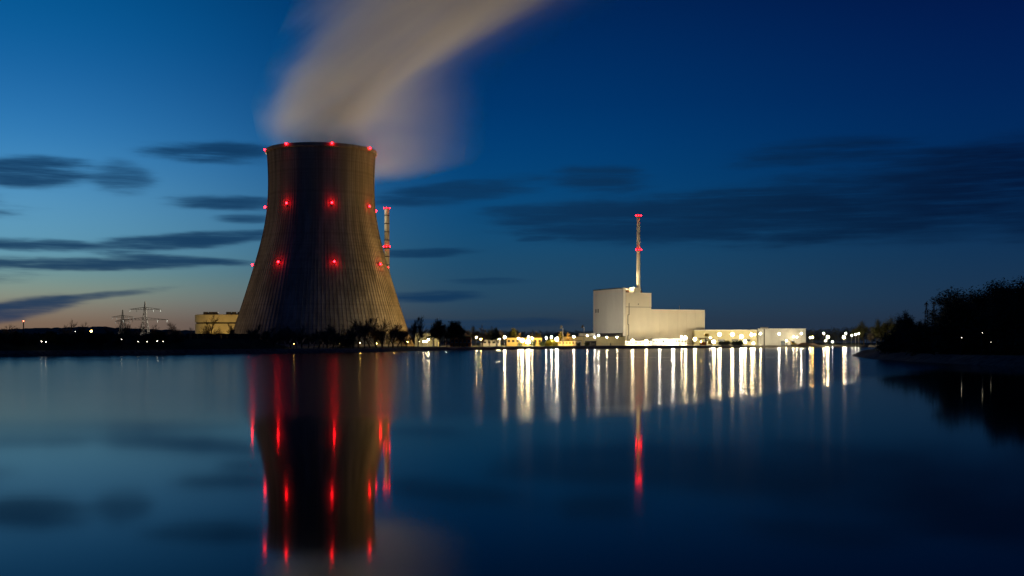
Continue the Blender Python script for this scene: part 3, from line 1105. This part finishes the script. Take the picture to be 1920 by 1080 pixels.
# ------------------------------------------------------------------ pylons
def pylon(px, D, ytop, arms, label, base=5.0, top=.8, th=.32, group=None, zg=None):
    X, H = PX(px, D), PZ(ytop, D) - GZ
    o2 = empty('pylon', (X, D, GZ), label, 'pylon', group)
    p2 = MB()

    def half(z_):
        f = z_ / H
        return base * (1 - f) ** 1.25 + top * .5 * (1 - f) + .25

    lv = [H * (1 - (1 - i / 11) ** 1.2) for i in range(12)]
    for i in range(11):
        z0_, z1_ = lv[i], lv[i + 1]
        h0, h1 = half(z0_), half(z1_)
        cs = [(-1, -1), (1, -1), (1, 1), (-1, 1)]
        for j in range(4):
            a_, b_ = cs[j], cs[(j + 1) % 4]
            p2.tube((a_[0] * h0, a_[1] * h0, z0_), (a_[0] * h1, a_[1] * h1, z1_), th, n=4, cap=False)
            p2.tube((a_[0] * h0, a_[1] * h0, z0_), (b_[0] * h1, b_[1] * h1, z1_), th * .6, n=3, cap=False)
            p2.tube((b_[0] * h0, b_[1] * h0, z0_), (a_[0] * h1, a_[1] * h1, z1_), th * .6, n=3, cap=False)
            p2.tube((a_[0] * h1, a_[1] * h1, z1_), (b_[0] * h1, b_[1] * h1, z1_), th * .6, n=3, cap=False)
    p2.build('lattice_mast', darksteel, o2)
    for (ya, hwpx) in arms:
        za, hw_ = PZ(ya, D) - GZ, hwpx / F * D
        p2 = MB()
        hb = half(za)
        for s in (-1, 1):
            nseg = 6
            for yy in (-hb, hb):
                p2.tube((s * hb, yy, za), (s * hw_, 0, za + .3), th * .8, n=4, cap=False)
                p2.tube((s * hb, yy, za + 2.6), (s * hw_, 0, za + .3), th * .8, n=4, cap=False)
                for q_ in range(nseg):
                    f0, f1 = q_ / nseg, (q_ + .5) / nseg
                    A = Vector((s * hb, yy, za)).lerp(Vector((s * hw_, 0, za + .3)), f0)
                    B = Vector((s * hb, yy, za + 2.6)).lerp(Vector((s * hw_, 0, za + .3)), f1)
                    p2.tube(A, B, th * .5, n=3, cap=False)
        arm = p2.build('crossarm', darksteel, o2)
        for s in (-1, 1):
            for f in (.5, .95):
                q2 = MB()
                xx = s * (hb + (hw_ - hb) * f)
                q2.tube((xx, 0, za + .1), (xx, 0, za - 2.6), .2, n=5)
                q2.build('insulator', bluegrey, arm)
    return o2


pylon(272, 1300, 565.5, [(580.5, 30), (600, 43)], 'taller lattice pylon with two wide crossarms on the left horizon')
pylon(230, 1420, 581, [(595, 21), (603, 14)], 'shorter lattice pylon left of the tall one')
pylon(1737, 1500, 566, [(571, 4), (585, 3.5)], 'left of two faint narrow pylons beyond the right woods', base=2.6, top=3.0, th=.22, group='faint pylons on the right')
pylon(1751, 1500, 567, [(570, 4), (584, 4.5)], 'right of two faint narrow pylons beyond the right woods', base=2.6, top=3.0, th=.22, group='faint pylons on the right')
# radio mast with a red lamp on the ridge
D = 2450
o_ = empty('radio_mast', (PX(44, D), D, 20), 'slim mast with a red lamp on the far left ridge', 'mast')
p_ = MB()
zt_ = PZ(602.5, D) - 20
for s in range(3):
    a = 2.1 * s
    p_.tube((1.6 * math.cos(a), 1.6 * math.sin(a), 0), (.5 * math.cos(a), .5 * math.sin(a), zt_), .45, n=4)
p_.build('lattice', darksteel, o_)
MB().ball((0, 0, zt_ + .6), 1.1, sub=2).build('red_lamp', emis((1, .16, .07), 14), o_)


# ------------------------------------------------------------------ trees
def grow(seed, H, levels, spread, n0, lean=0.0, leafy=0, leafsize=.5, up=.25, sides=3, th=1.0, first=.22, tmin=.03):
    """bare tree: returns (trunk MB, crown MB)"""
    rg = random.Random(seed)
    tr, cr2 = MB(), MB()
    tips = []

    def branch(p, d, L, r_, lev):
        nseg = 3 if lev < 2 else 2
        q_ = p
        dd = d.copy()
        pts_ = [p]
        for i in range(nseg):
            dd = (dd + Vector((rg.gauss(0, .13), rg.gauss(0, .13), rg.gauss(.02, .08)))).normalized()
            q2 = q_ + dd * (L / nseg)
            ra = max(tmin, r_ * (1 - .45 * i / nseg))
            rb2 = max(tmin, r_ * (1 - .45 * (i + 1) / nseg))
            (tr if lev <= 1 else cr2).tube(q_, q2, ra, rb2, n=(6 if lev == 0 else 4 if lev == 1 else sides), cap=False)
            q_ = q2
            pts_.append(q_)
        if lev >= levels:
            tips.append(q_)
            return
        nb_ = n0[min(lev, len(n0) - 1)]
        for j in range(nb_):
            f = rg.uniform(first if lev == 0 else .3, 1.0)
            k_ = min(nseg - 1, int(f * nseg))
            st_ = pts_[k_].lerp(pts_[k_ + 1], f * nseg - k_)
            az = rg.uniform(0, 6.28)
            sp = spread * rg.uniform(.6, 1.25)
            side = dd.orthogonal().normalized()
            side.rotate(Matrix.Rotation(az, 3, dd))
            nd_ = (dd * math.cos(sp) + side * math.sin(sp) + Vector((0, 0, up))).normalized()
            branch(st_, nd_, L * rg.uniform(.5, .72) * (1.0 if lev else .95 - .35 * (f - .2)), r_ * .55, lev + 1)
        branch(pts_[-1], dd, L * .6, r_ * .55, lev + 1)

    branch(Vector((0, 0, -.3)), Vector((lean, 0, 1)).normalized(), H * .46, H * .021 * th, 0)
    zmax = max(v[2] for v in tr.v + cr2.v)
    if leafy:
        for tp in tips:
            for i in range(leafy):
                c_ = tp + Vector((rg.gauss(0, .62), rg.gauss(0, .62), rg.gauss(0, .55)))
                s = leafsize * rg.uniform(.5, 1.3)
                u_ = Vector((rg.gauss(0, 1), rg.gauss(0, 1), rg.gauss(0, .7))).normalized() * s
                w2 = u_.orthogonal().normalized() * s * .6
                cr2.add([c_ - u_, c_ + w2, c_ + u_], [(0, 1, 2)])
    f = H / zmax
    for m_ in (tr, cr2):
        m_.v = [(a_ * f, b_ * f, c_ * f) for a_, b_, c_ in m_.v]
    return tr, cr2


PROTO = {}


def proto(kind, variants):
    PROTO[kind] = []
    for (args, cm_) in variants:
        tr, cr2 = grow(**args)
        a_, b_ = tr.mesh('trunk'), cr2.mesh('crown')
        a_.materials.append(bark)
        b_.materials.append(cm_)
        PROTO[kind].append((a_, b_))


proto('bare', [(dict(seed=3 + i, H=20.0, levels=4, spread=.62, n0=[7, 5, 4, 3], up=.2 + .06 * (i % 3), th=1.0, tmin=.034), twig) for i in range(5)])
proto('slim', [(dict(seed=31 + i, H=20.0, levels=4, spread=.42, n0=[9, 5, 5, 3], up=.4, th=.8, tmin=.034), twig) for i in range(3)])
proto('dense', [(dict(seed=51 + i, H=20.0, levels=4, spread=.66, n0=[7, 5, 4, 3], up=.15, leafy=7, leafsize=.55), leaf) for i in range(4)])
proto('bud', [(dict(seed=71 + i, H=20.0, levels=4, spread=.6, n0=[7, 5, 4, 3], up=.2, leafy=2, leafsize=.42), budleaf) for i in range(3)])
proto('near', [(dict(seed=91 + i, H=20.0, levels=4, spread=.66, n0=[8, 6, 5, 3], up=.12, leafy=5, leafsize=.42, th=1.2, first=.12), leaf) for i in range(4)])
proto('bush', [(dict(seed=111 + i, H=5.0, levels=3, spread=.8, n0=[9, 6, 4], up=.1, leafy=8, leafsize=.32, first=.05), leaf) for i in range(3)])
proto('yellowbush', [(dict(seed=131, H=5.0, levels=3, spread=.85, n0=[10, 6, 4], up=.1, leafy=9, leafsize=.34, first=.05), yellowleaf)])
proto('conifer', [(dict(seed=141 + i, H=20.0, levels=2, spread=1.45, n0=[46, 7], up=-.1, leafy=5, leafsize=.55, th=.9, first=.08), leaf) for i in range(2)])
tcount = 0


def tree(kind, px, D, ytop, label, group=None, cat='tree', sxy=1.0, name=None, zg=GZ, hnat=None):
    global tcount
    tcount += 1
    rg = random.Random(tcount * 7 + int(px))
    v_ = PROTO[kind]
    a_, b_ = v_[tcount % len(v_)]
    H = PZ(ytop, D) - zg
    base_h = 5.0 if 'bush' in kind else 20.0
    s = H / base_h
    nm = name or {'bare': 'bare_tree', 'slim': 'bare_tree', 'dense': 'dense_tree', 'bud': 'budding_tree', 'near': 'shore_tree', 'bush': 'bush', 'yellowbush': 'blossom_bush', 'conifer': 'conifer_tree'}[kind]
    o2 = empty(nm, (PX(px, D), D, zg), label, cat, group, rz=rg.uniform(0, 6.28))
    o2.scale = (s * sxy, s * sxy, s)
    link('trunk', a_, o2)
    link('crown', b_, o2)
    return o2


def shore_d(px):
    for i in range(len(SH) - 1):
        if SH[i][0] <= px <= SH[i + 1][0]:
            f = (px - SH[i][0]) / (SH[i + 1][0] - SH[i][0])
            return SH[i][1] * (1 - f) + SH[i + 1][1] * f
    return 400


# row in front of the cooling tower
row = [(468, 604, 'slim'), (488, 611, 'bare'), (503, 613, 'bare'), (514, 618, 'bare'), (522, 610, 'bare'), (533, 614, 'slim'), (545, 608, 'bare'), (556, 611, 'slim'), (566, 606, 'bare'),
       (578, 617, 'bare'), (588, 613, 'slim'), (597, 611, 'bare'), (606, 609, 'slim'), (614, 608, 'bare'), (624, 606, 'bare'), (634, 613, 'bare'), (641, 609, 'conifer'), (652, 605, 'slim'), (662, 598, 'bare'),
       (672, 594, 'bare'), (683, 594, 'slim'), (694, 596, 'bare'), (706, 593, 'bare'), (717, 594, 'bare'), (728, 602, 'slim'), (736, 606, 'bare'), (745, 611, 'bare'), (753, 609, 'slim'), (762, 611, 'bare')]
kname = {'bare': 'spreading bare tree', 'slim': 'slender bare tree', 'dense': 'dense dark tree', 'bud': 'budding tree', 'bush': 'dark bush', 'conifer': 'pointed dark conifer', 'near': 'dark tree'}
for i, (px, yt, kd) in enumerate(row):
    D = shore_d(px) + 22 + (i * 37 % 5) * 9
    kd2 = 'dense' if kd == 'bush' else kd
    tree(kd2, px, D, yt, kname[kd2] + ', ' + ORD[i] + ' from the left in the row before the cooling tower', 'trees before the cooling tower', sxy=1.6 if kd != 'slim' else 1.25)
row = [(776, 592, 'slim'), (784, 590, 'bare'), (814, 604, 'dense'), (824, 597, 'dense'), (838, 604, 'bare'), (851, 602, 'dense'), (862, 603, 'dense'), (880, 611, 'bare'), (893, 609, 'bud'),
       (905, 607, 'bare'), (918, 612, 'bud'), (930, 614, 'dense'), (945, 617, 'bare'), (962, 615, 'dense'), (968, 622, 'slim'), (1000, 625, 'bud'), (1012, 622, 'bud'), (1052, 622, 'bud'), (1064, 624, 'bare')]
for i, (px, yt, kd) in enumerate(row):
    D = shore_d(px) + 25 + (i * 29 % 6) * 12
    if px > 940:
        D += 110
    tree(kd, px, D, yt, kname[kd] + ', ' + ORD[i] + ' from the left between cooling tower and white block', 'trees between tower and white block')
tree('yellowbush', 1028, 925, 639, 'left of two bright yellow blossoming bushes by the shore', 'yellow blossoming bushes', 'bush', 1.3)
tree('yellowbush', 1040, 930, 638, 'right of two bright yellow blossoming bushes by the shore', 'yellow blossoming bushes', 'bush', 1.4)
for i, (px, yt, D) in enumerate(((975, 642, 905), (1001, 640, 915), (1016, 640, 920), (1085, 643, 935), (1100, 642, 935))):
    tree('bush', px, D, yt, ORD[i] + ' small lit bush from the left on the shore right of the tower', 'small bushes on the lit shore', 'bush', 1.3)
for i, px in enumerate((1350, 1358, 1366, 1374, 1382, 1389)):
    tree('bush', px, 1090 + i * 3, 639.0, ORD[i] + ' clipped dark bush in the row below two floodlights', 'clipped bushes below the floodlights', 'bush', 1.2)
# left horizon
row = [(14, 607, 'bare', 900, 1.2), (28, 611, 'bare', 900, 1.2), (131, 597, 'bare', 760, 1.15), (150, 602, 'bare', 780, 1.1), (208, 611, 'bare', 900, 1.1), (233, 600, 'bare', 850, 1.0), (244, 604, 'bare', 860, 1.0),
       (262, 604, 'bare', 840, 1.2), (287, 606, 'bare', 850, 1.2), (327, 602, 'bare', 800, 1.1), (341, 609, 'bare', 780, 1.0), (357, 612, 'bare', 760, 1.0), (397, 586, 'bare', 640, 1.05), (436, 604, 'slim', 640, 1.0)]
for i, (px, yt, kd, D, s) in enumerate(row):
    lab = 'bare tree silhouetted on the left skyline, ' + ORD[i] + ' from the left edge'
    if px == 397:
        lab = 'bare tree standing in front of the lit ochre building'
    if px == 436:
        lab = 'slender bare tree between ochre building and cooling tower'
    tree(kd, px, D, yt, lab, 'bare trees on the left skyline' if px < 380 else None, sxy=s)
# dark scrub trees on the levee
i = 0
rg = random.Random(77)
for px in range(-20, 345, 27):
    D = shore_d(max(px, -199)) + 14 + rg.uniform(0, 12)
    tree('dense', px + rg.uniform(-6, 6), D, rg.uniform(620, 627), ORD[i] + ' dark scrubby tree from the left edge on the black left bank', 'scrubby trees on the left bank', sxy=1.5)
    i += 1
# right: beyond the white hall
row = [(1603, 609, 'bud', 1395), (1612, 604, 'bud', 1390), (1620, 600, 'bud', 1385), (1633, 612, 'bare', 1380), (1643, 603, 'bud', 1370), (1653, 596, 'bud', 1360), (1664, 592, 'bud', 1350), (1676, 598, 'bud', 1330), (1688, 602, 'bare', 1300)]
for i, (px, yt, kd, D) in enumerate(row):
    tree(kd, px, D, yt, kname[kd] + ', ' + ORD[i] + ' from the left between the white hall and dark right bank', 'trees at the root of the right bank')
row = [(1694, 583, 600), (1706, 592, 520), (1718, 606, 470), (1729, 600, 560), (1742, 604, 480), (1756, 600, 520), (1768, 594, 440), (1782, 556, 400), (1794, 548, 390), (1808, 555, 385), (1818, 543, 380), (1830, 545, 395),
       (1841, 533, 390), (1855, 536, 300), (1868, 529, 330), (1880, 533, 290), (1893, 525, 310), (1906, 530, 280), (1916, 522, 300), (1936, 524, 290), (1960, 520, 290)]
for i, (px, yt, D) in enumerate(row):
    tree('near', px, D, yt, 'dark leafy tree, ' + ORD[i] + ' from the left on the black right bank', 'dark trees on the right bank', sxy=1.15)
for i, px in enumerate(range(1665, 1925, 20)):
    D = shore_d(max(px, 1660)) if px < 1670 else 0
    # front bank distance
    for j in range(len(SH) - 1):
        if j > 22 and SH[j][0] <= px <= SH[j + 1][0]:
            f = (px - SH[j][0]) / (SH[j + 1][0] - SH[j][0])
            D = SH[j][1] * (1 - f) + SH[j + 1][1] * f
    D += 34
    tree('bush', px, D, 642 - (px - 1640) * .16 - 6 * ((i * 5) % 3), ORD[i] + ' dark bush from the left under the right bank trees', 'bushes under the right bank trees', 'bush', 1.6)


# far woods that read as one mass
def woods(name, spans, label, m_, seed):
    rg2 = random.Random(seed)
    o2 = MB()
    for (p0, p1, D0, D1, y0, y1, n) in spans:
        for i in range(n):
            f = (i + rg2.random()) / n
            px = p0 + (p1 - p0) * f
            D_ = rg2.uniform(D0, D1)
            H = PZ(y0 + (y1 - y0) * f + rg2.gauss(0, 1.6), D_) - GZ
            X = PX(px, D_)
            r_ = H * rg2.uniform(.25, .4)
            o2.tube((X, D_, GZ - .5), (X, D_, GZ + H * .6), .35, .2, n=3, cap=False)
            for j in range(130):
                while True:
                    q_ = Vector((rg2.uniform(-1, 1), rg2.uniform(-1, 1), rg2.uniform(-1, 1)))
                    if q_.length < 1:
                        break
                c_ = Vector((X + q_.x * r_, D_ + q_.y * r_, GZ + H * .55 + q_.z * H * .45))
                s = rg2.uniform(.5, 1.5)
                u_ = Vector((rg2.gauss(0, 1), rg2.gauss(0, 1), rg2.gauss(0, 1))).normalized() * s
                w2 = u_.orthogonal().normalized() * s * .7
                o2.add([c_ - u_, c_ + w2, c_ + u_], [(0, 1, 2)])
    tag(o2.build(name, m_), label, 'woods', None, 'stuff')


woods('far_woods', [(770, 1120, 1400, 1700, 618, 621, 110), (1060, 1340, 1500, 1750, 625, 625, 60)], 'dark woods on the horizon behind the lamps', leaf, 3)
woods('far_woods', [(1505, 1720, 1400, 1600, 618, 606, 80)], 'olive woods behind the lamps right of the white hall', budleaf, 4)
woods('bank_thicket', [(1770, 1960, 420, 520, 596, 570, 60), (1685, 1790, 480, 640, 616, 608, 40)], 'black thicket behind the right bank trees', leaf, 5)
woods('bank_thicket', [(-60, 345, 520, 640, 625, 628, 90)], 'black thicket behind the left levee', leaf, 6)

# ------------------------------------------------------------------ lamps
LAMPN = {}


def lamp(px, py, st, colr, region, D, big=False, base=GZ, r_=None):
    X, Z = PX(px, D), PZ(py, D)
    i = LAMPN.get(region[0], 0)
    LAMPN[region[0]] = i + 1
    lab = (ORD[i] + (' lit floodlight or lamp from the left ' if False else ' lamp from the left ') + region[1])
    o2 = empty('floodlight_mast' if big else 'street_lamp', (X, D, base), lab, 'floodlight' if big else 'lamp', region[0])
    h = Z - base
    if r_ is None:
        r_ = (.36 + .32 * math.sqrt(st)) if not big else (.5 + .54 * math.sqrt(st))
    p2 = MB()
    p2.tube((0, .5, 0), (0, .5, h + (.2 if big else .5)), .16 if big else .11, .09, n=6)
    p2.box(-.3, .3, .2, .8, 0, .15)
    p2.build('pole', darkwood if r_ < .2 else steel, o2)
    q2 = MB()
    if big:
        q2.box(-r_ * .8, r_ * .8, -.4, .6, h + r_ * 1.02, h + r_ * 1.02 + .18)
        q2.box(-.12, .12, .42, .6, h - r_, h + r_ * 1.02)
    else:
        q2.lathe([(.05, .25), (r_ * .9, .05), (r_ * .9, 0), (.05, .05)], n=10, c=(0, 0, h + r_ * .95))
    q2.build('lamp_head', darksteel, o2)
    b2 = MB()
    b2.ball((0, 0 if not big else -.1, h), r_, 1, 1 if not big else .55, 1, sub=2)
    b2.sm = True
    b2.build('bulb', emis(colr, KL * st / (r_ * r_)), o2)
    return o2


RG = ('lamps on the left bank', 'on the dark left bank')
for (px, py, st, D) in ((78, 640.3, .0016, 434), (86, 640.8, .0016, 437), (141, 621.5, .0006, 560), (171, 621, .06, 700), (228, 636.5, .0005, 462), (259, 640.6, .0006, 470), (276, 640.6, .0007, 474), (295, 639.7, .001, 478), (306, 640.3, .0007, 480)):
    lamp(px, py, st, SODIUM if px == 171 else WHITE, RG, D, r_=.11 if D < 600 else .6)
RG = ('lamps behind the tower trees', 'among trees before the cooling tower')
for (px, py, st) in ((551, 644.5, .02), (600, 644, .06), (638, 644.5, .07), (675, 642.5, .08), (706, 644, .08), (738, 642, .08), (764, 641, .1)):
    lamp(px, py, st * .2, SODIUM, RG, shore_d(px) + 48, r_=.14)
RG = ('lamps between tower and white block', 'between cooling tower and white block')
for (px, py, st, c) in ((785, 640, .06, WARM), (794.5, 640.5, .1, WARM), (799.5, 640, .1, WARM), (803.5, 636, .34, WARM), (836, 633.5, .25, WHITE), (851.5, 635, .7, WHITE), (872, 634, .7, WARM), (880, 636, .4, SODIUM), (893, 632.5, .8, WARM),
                        (901.5, 636, .4, SODIUM), (932, 636, .5, WARM), (936, 635.5, .4, WARM), (946.5, 632.3, 1.1, WARM), (972, 634.5, .4, WARM), (979, 638, 2.0, WARM), (990, 640.5, 3.4, WARM),
                        (991, 632, .5, WARM), (998, 634, .35, WARM), (1024, 633.5, .35, WHITE), (1034, 632, .5, WHITE), (1044, 636, 2.0, WHITE), (1076, 631.5, .8, WARM)):
    D = shore_d(px) + 40 + (60 if px < 930 else 20)
    if 780 < px < 810:
        D = 888
    lamp(px, py, st, c, RG, D, big=st > 1.5)
RG = ('lamps below the white block', 'along the foot of the white block')
for (px, py, st, c) in ((1101, 629.5, .3, WARM), (1115, 632, .3, WHITE), (1122, 629, 1.5, WHITE), (1138, 632, .35, WARM), (1157, 632, .3, WARM), (1160, 639.5, 1.8, WARM), (1186, 639.5, 2.6, WARM), (1211.5, 640, 2.2, WARM), (1237, 640.5, 2.0, WHITE), (1262, 640, 4.0, WHITE), (1278, 631.5, .7, WARM),  # first and third lamps are added to brighten the left gable wall
                        (1285, 633.5, 2.6, WARM), (1303, 636, 2.6, WARM), (1314, 641, .8, SODIUM)):
    D = 1150 if px == 1122 else 1062 if px < 1158 else 1132 + (px - 1160) * .1
    lamp(px, py, st, c, RG, D, big=st > 1.5)
RG = ('lamps before the low halls', 'in front of the low ochre and white halls')
for (px, py, st, c) in ((1332, 634, 1.2, WARM), (1338.5, 641, 2.6, WARM), (1349, 627, 3.2, WARM), (1373, 627, 3.2, WARM), (1390, 631, 3.4, WHITE), (1397, 640, 3.0, WARM), (1409.5, 627.5, 2.2, WARM), (1415, 627.5, .6, WARM), (1413, 643.5, 1.0, WARM),
                        (1426, 625.5, .9, WARM), (1461, 626, .9, WHITE), (1475, 639, .6, WARM), (1488, 631.5, .35, WARM), (1494, 632, .35, WARM), (1502.5, 625.5, .7, WHITE)):
    D = min(shore_d(px) + (60 if px < 1420 else 12), 1170)
    if px in (1488, 1494):
        D = 1205
    lamp(px, py, st, c, RG, D, big=st > 1.5)
RG = ('lamps in the right bank trees', 'among the black trees of the right bank')
for (px, py, st, D) in ((1803, 633, .0002, 276), (1842, 624, .0001, 275), (1858, 641.5, .00007, 272)):  # leftmost lamp is added in place of a lit wall glimpsed between trees
    lamp(px, py, st, WHITE, RG, D, r_=.08 if px == 1803 else .07)
RG = ('lamps right of the white hall', 'between the white hall and dark right bank')
for (px, py, st, c) in ((1519, 633, .7, WARM), (1523.5, 632.5, .9, SODIUM), (1544.5, 625, .9, WARM), (1548, 639, .4, WARM), (1552, 632, 3.2, WARM), (1561, 641, .35, WHITE), (1582, 632.5, 1.6, WARM), (1586, 625, .8, WHITE), (1597, 628.5, .25, WHITE), (1604.5, 627, .25, WHITE), (1610, 625.5, .25, WHITE)):
    D = shore_d(px) + 40
    lamp(px, py, st, c, RG, D, big=st > 1.5)


# floodlight masts that light the tower and the steam: panels turned towards the tower
def tower_flood(X, D, z, dirx, diry, area, power, label, colr=SODIUM, tilt=.25, group='floodlights turned to the cooling tower'):
    o2 = empty('tower_floodlight' if group else 'added_floodlight', (X, D, GZ), label, 'floodlight', group)
    h = z - GZ
    p2 = MB()
    p2.tube((0, 0, 0), (0, 0, h), .35, .2, n=8)
    p2.build('pole', steel, o2)
    n_ = Vector((dirx, diry, tilt)).normalized()
    u_ = Vector((-n_.y, n_.x, 0)).normalized()
    w2 = n_.cross(u_)
    s = math.sqrt(area) / 2
    c_ = Vector((0, 0, h)) + n_ * 1.3
    hd = MB()
    vs_ = [c_ + u_ * (a_ * s) * 1.1 + w2 * (b_ * s) * 1.1 + n_ * q_ for q_ in (-.6, -.02) for a_, b_ in ((-1, -1), (1, -1), (1, 1), (-1, 1))]
    hd.add(vs_, [(0, 3, 2, 1), (4, 5, 6, 7), (0, 1, 5, 4), (1, 2, 6, 5), (2, 3, 7, 6), (3, 0, 4, 7)])
    hd.build('housing', darksteel, o2)
    sg = 1.0 if u_.y < 0 else -1.0
    bd = MB()
    bd.add([c_ + u_ * (sg * s * e_) + w2 * (b_ * s * 1.12) + n_ * q_ for e_ in (1.12, 1.17) for b_, q_ in ((-1, -.6), (1, -.6), (1, .9), (-1, .9))],
           [(0, 3, 2, 1), (4, 5, 6, 7), (0, 1, 5, 4), (1, 2, 6, 5), (2, 3, 7, 6), (3, 0, 4, 7)])
    bd.build('barn_door', darksteel, o2)
    pn_ = MB()
    pn_.add([c_ + u_ * (a_ * s) + w2 * (b_ * s) for a_, b_ in ((-1, -1), (1, -1), (1, 1), (-1, 1))], [(0, 1, 2, 3)])
    pn_.build('lens', emis(colr, power / area), o2)


FLOOD = (1.0, .54, .08)
tower_flood(42, 968, 17, -1, .12, 6, 35000, 'nearer floodlight mast facing the cooling tower, left of the ochre annex', FLOOD, .42)
tower_flood(62, 1010, 18, -1, .12, 6, 35000, 'farther floodlight mast facing the cooling tower, above the ochre annex', FLOOD, .4)
tower_flood(-360, 930, 14, .9, .43, 5, 18000, 'floodlight mast left of the ochre building, facing the cooling tower', (1.0, .68, .28), .45)
tower_flood(-214, 1330, 18, -.6, -.6, 16, 1450000, 'added unseen floodlight turned up to the steam, standing behind the cooling tower', (1.0, .86, .62), .5)  # added unseen lamp that brightens the steam from behind
tower_flood(52, 1178, 12.5, .8, .6, 3, 3000, 'added floodlight behind the ochre annex, facing the left wall of the white block', WHITE, .35, None)  # added lamp, put in only to brighten the left gable wall
tower_flood(-100, 1326, 12, -.85, .3, 4, 9000, 'added floodlight facing the banded chimney, behind the ochre lit hall', FLOOD, .75, None)  # added lamp, lifts the brightness of the banded chimney
# ground floods that wash the ochre building (hidden by the plank wall)
for i, px in enumerate((367, 386, 440)):
    X = PX(px, 1052)
    o2 = empty('ground_floodlight', (X, 1052, GZ), ORD[i] + ' floodlight from the left on the ground before the ochre building', 'floodlight', 'ground floodlights before the ochre building')
    part('housing', darksteel, o2, (-.9, .9, -.6, .2, 0, 1.4))
    p_ = MB()
    p_.add([(-.8, .25, .2), (.8, .25, .2), (.8, .05, 1.5), (-.8, .05, 1.5)], [(3, 2, 1, 0)])
    p_.build('lens', emis(SODIUM, 620), o2)
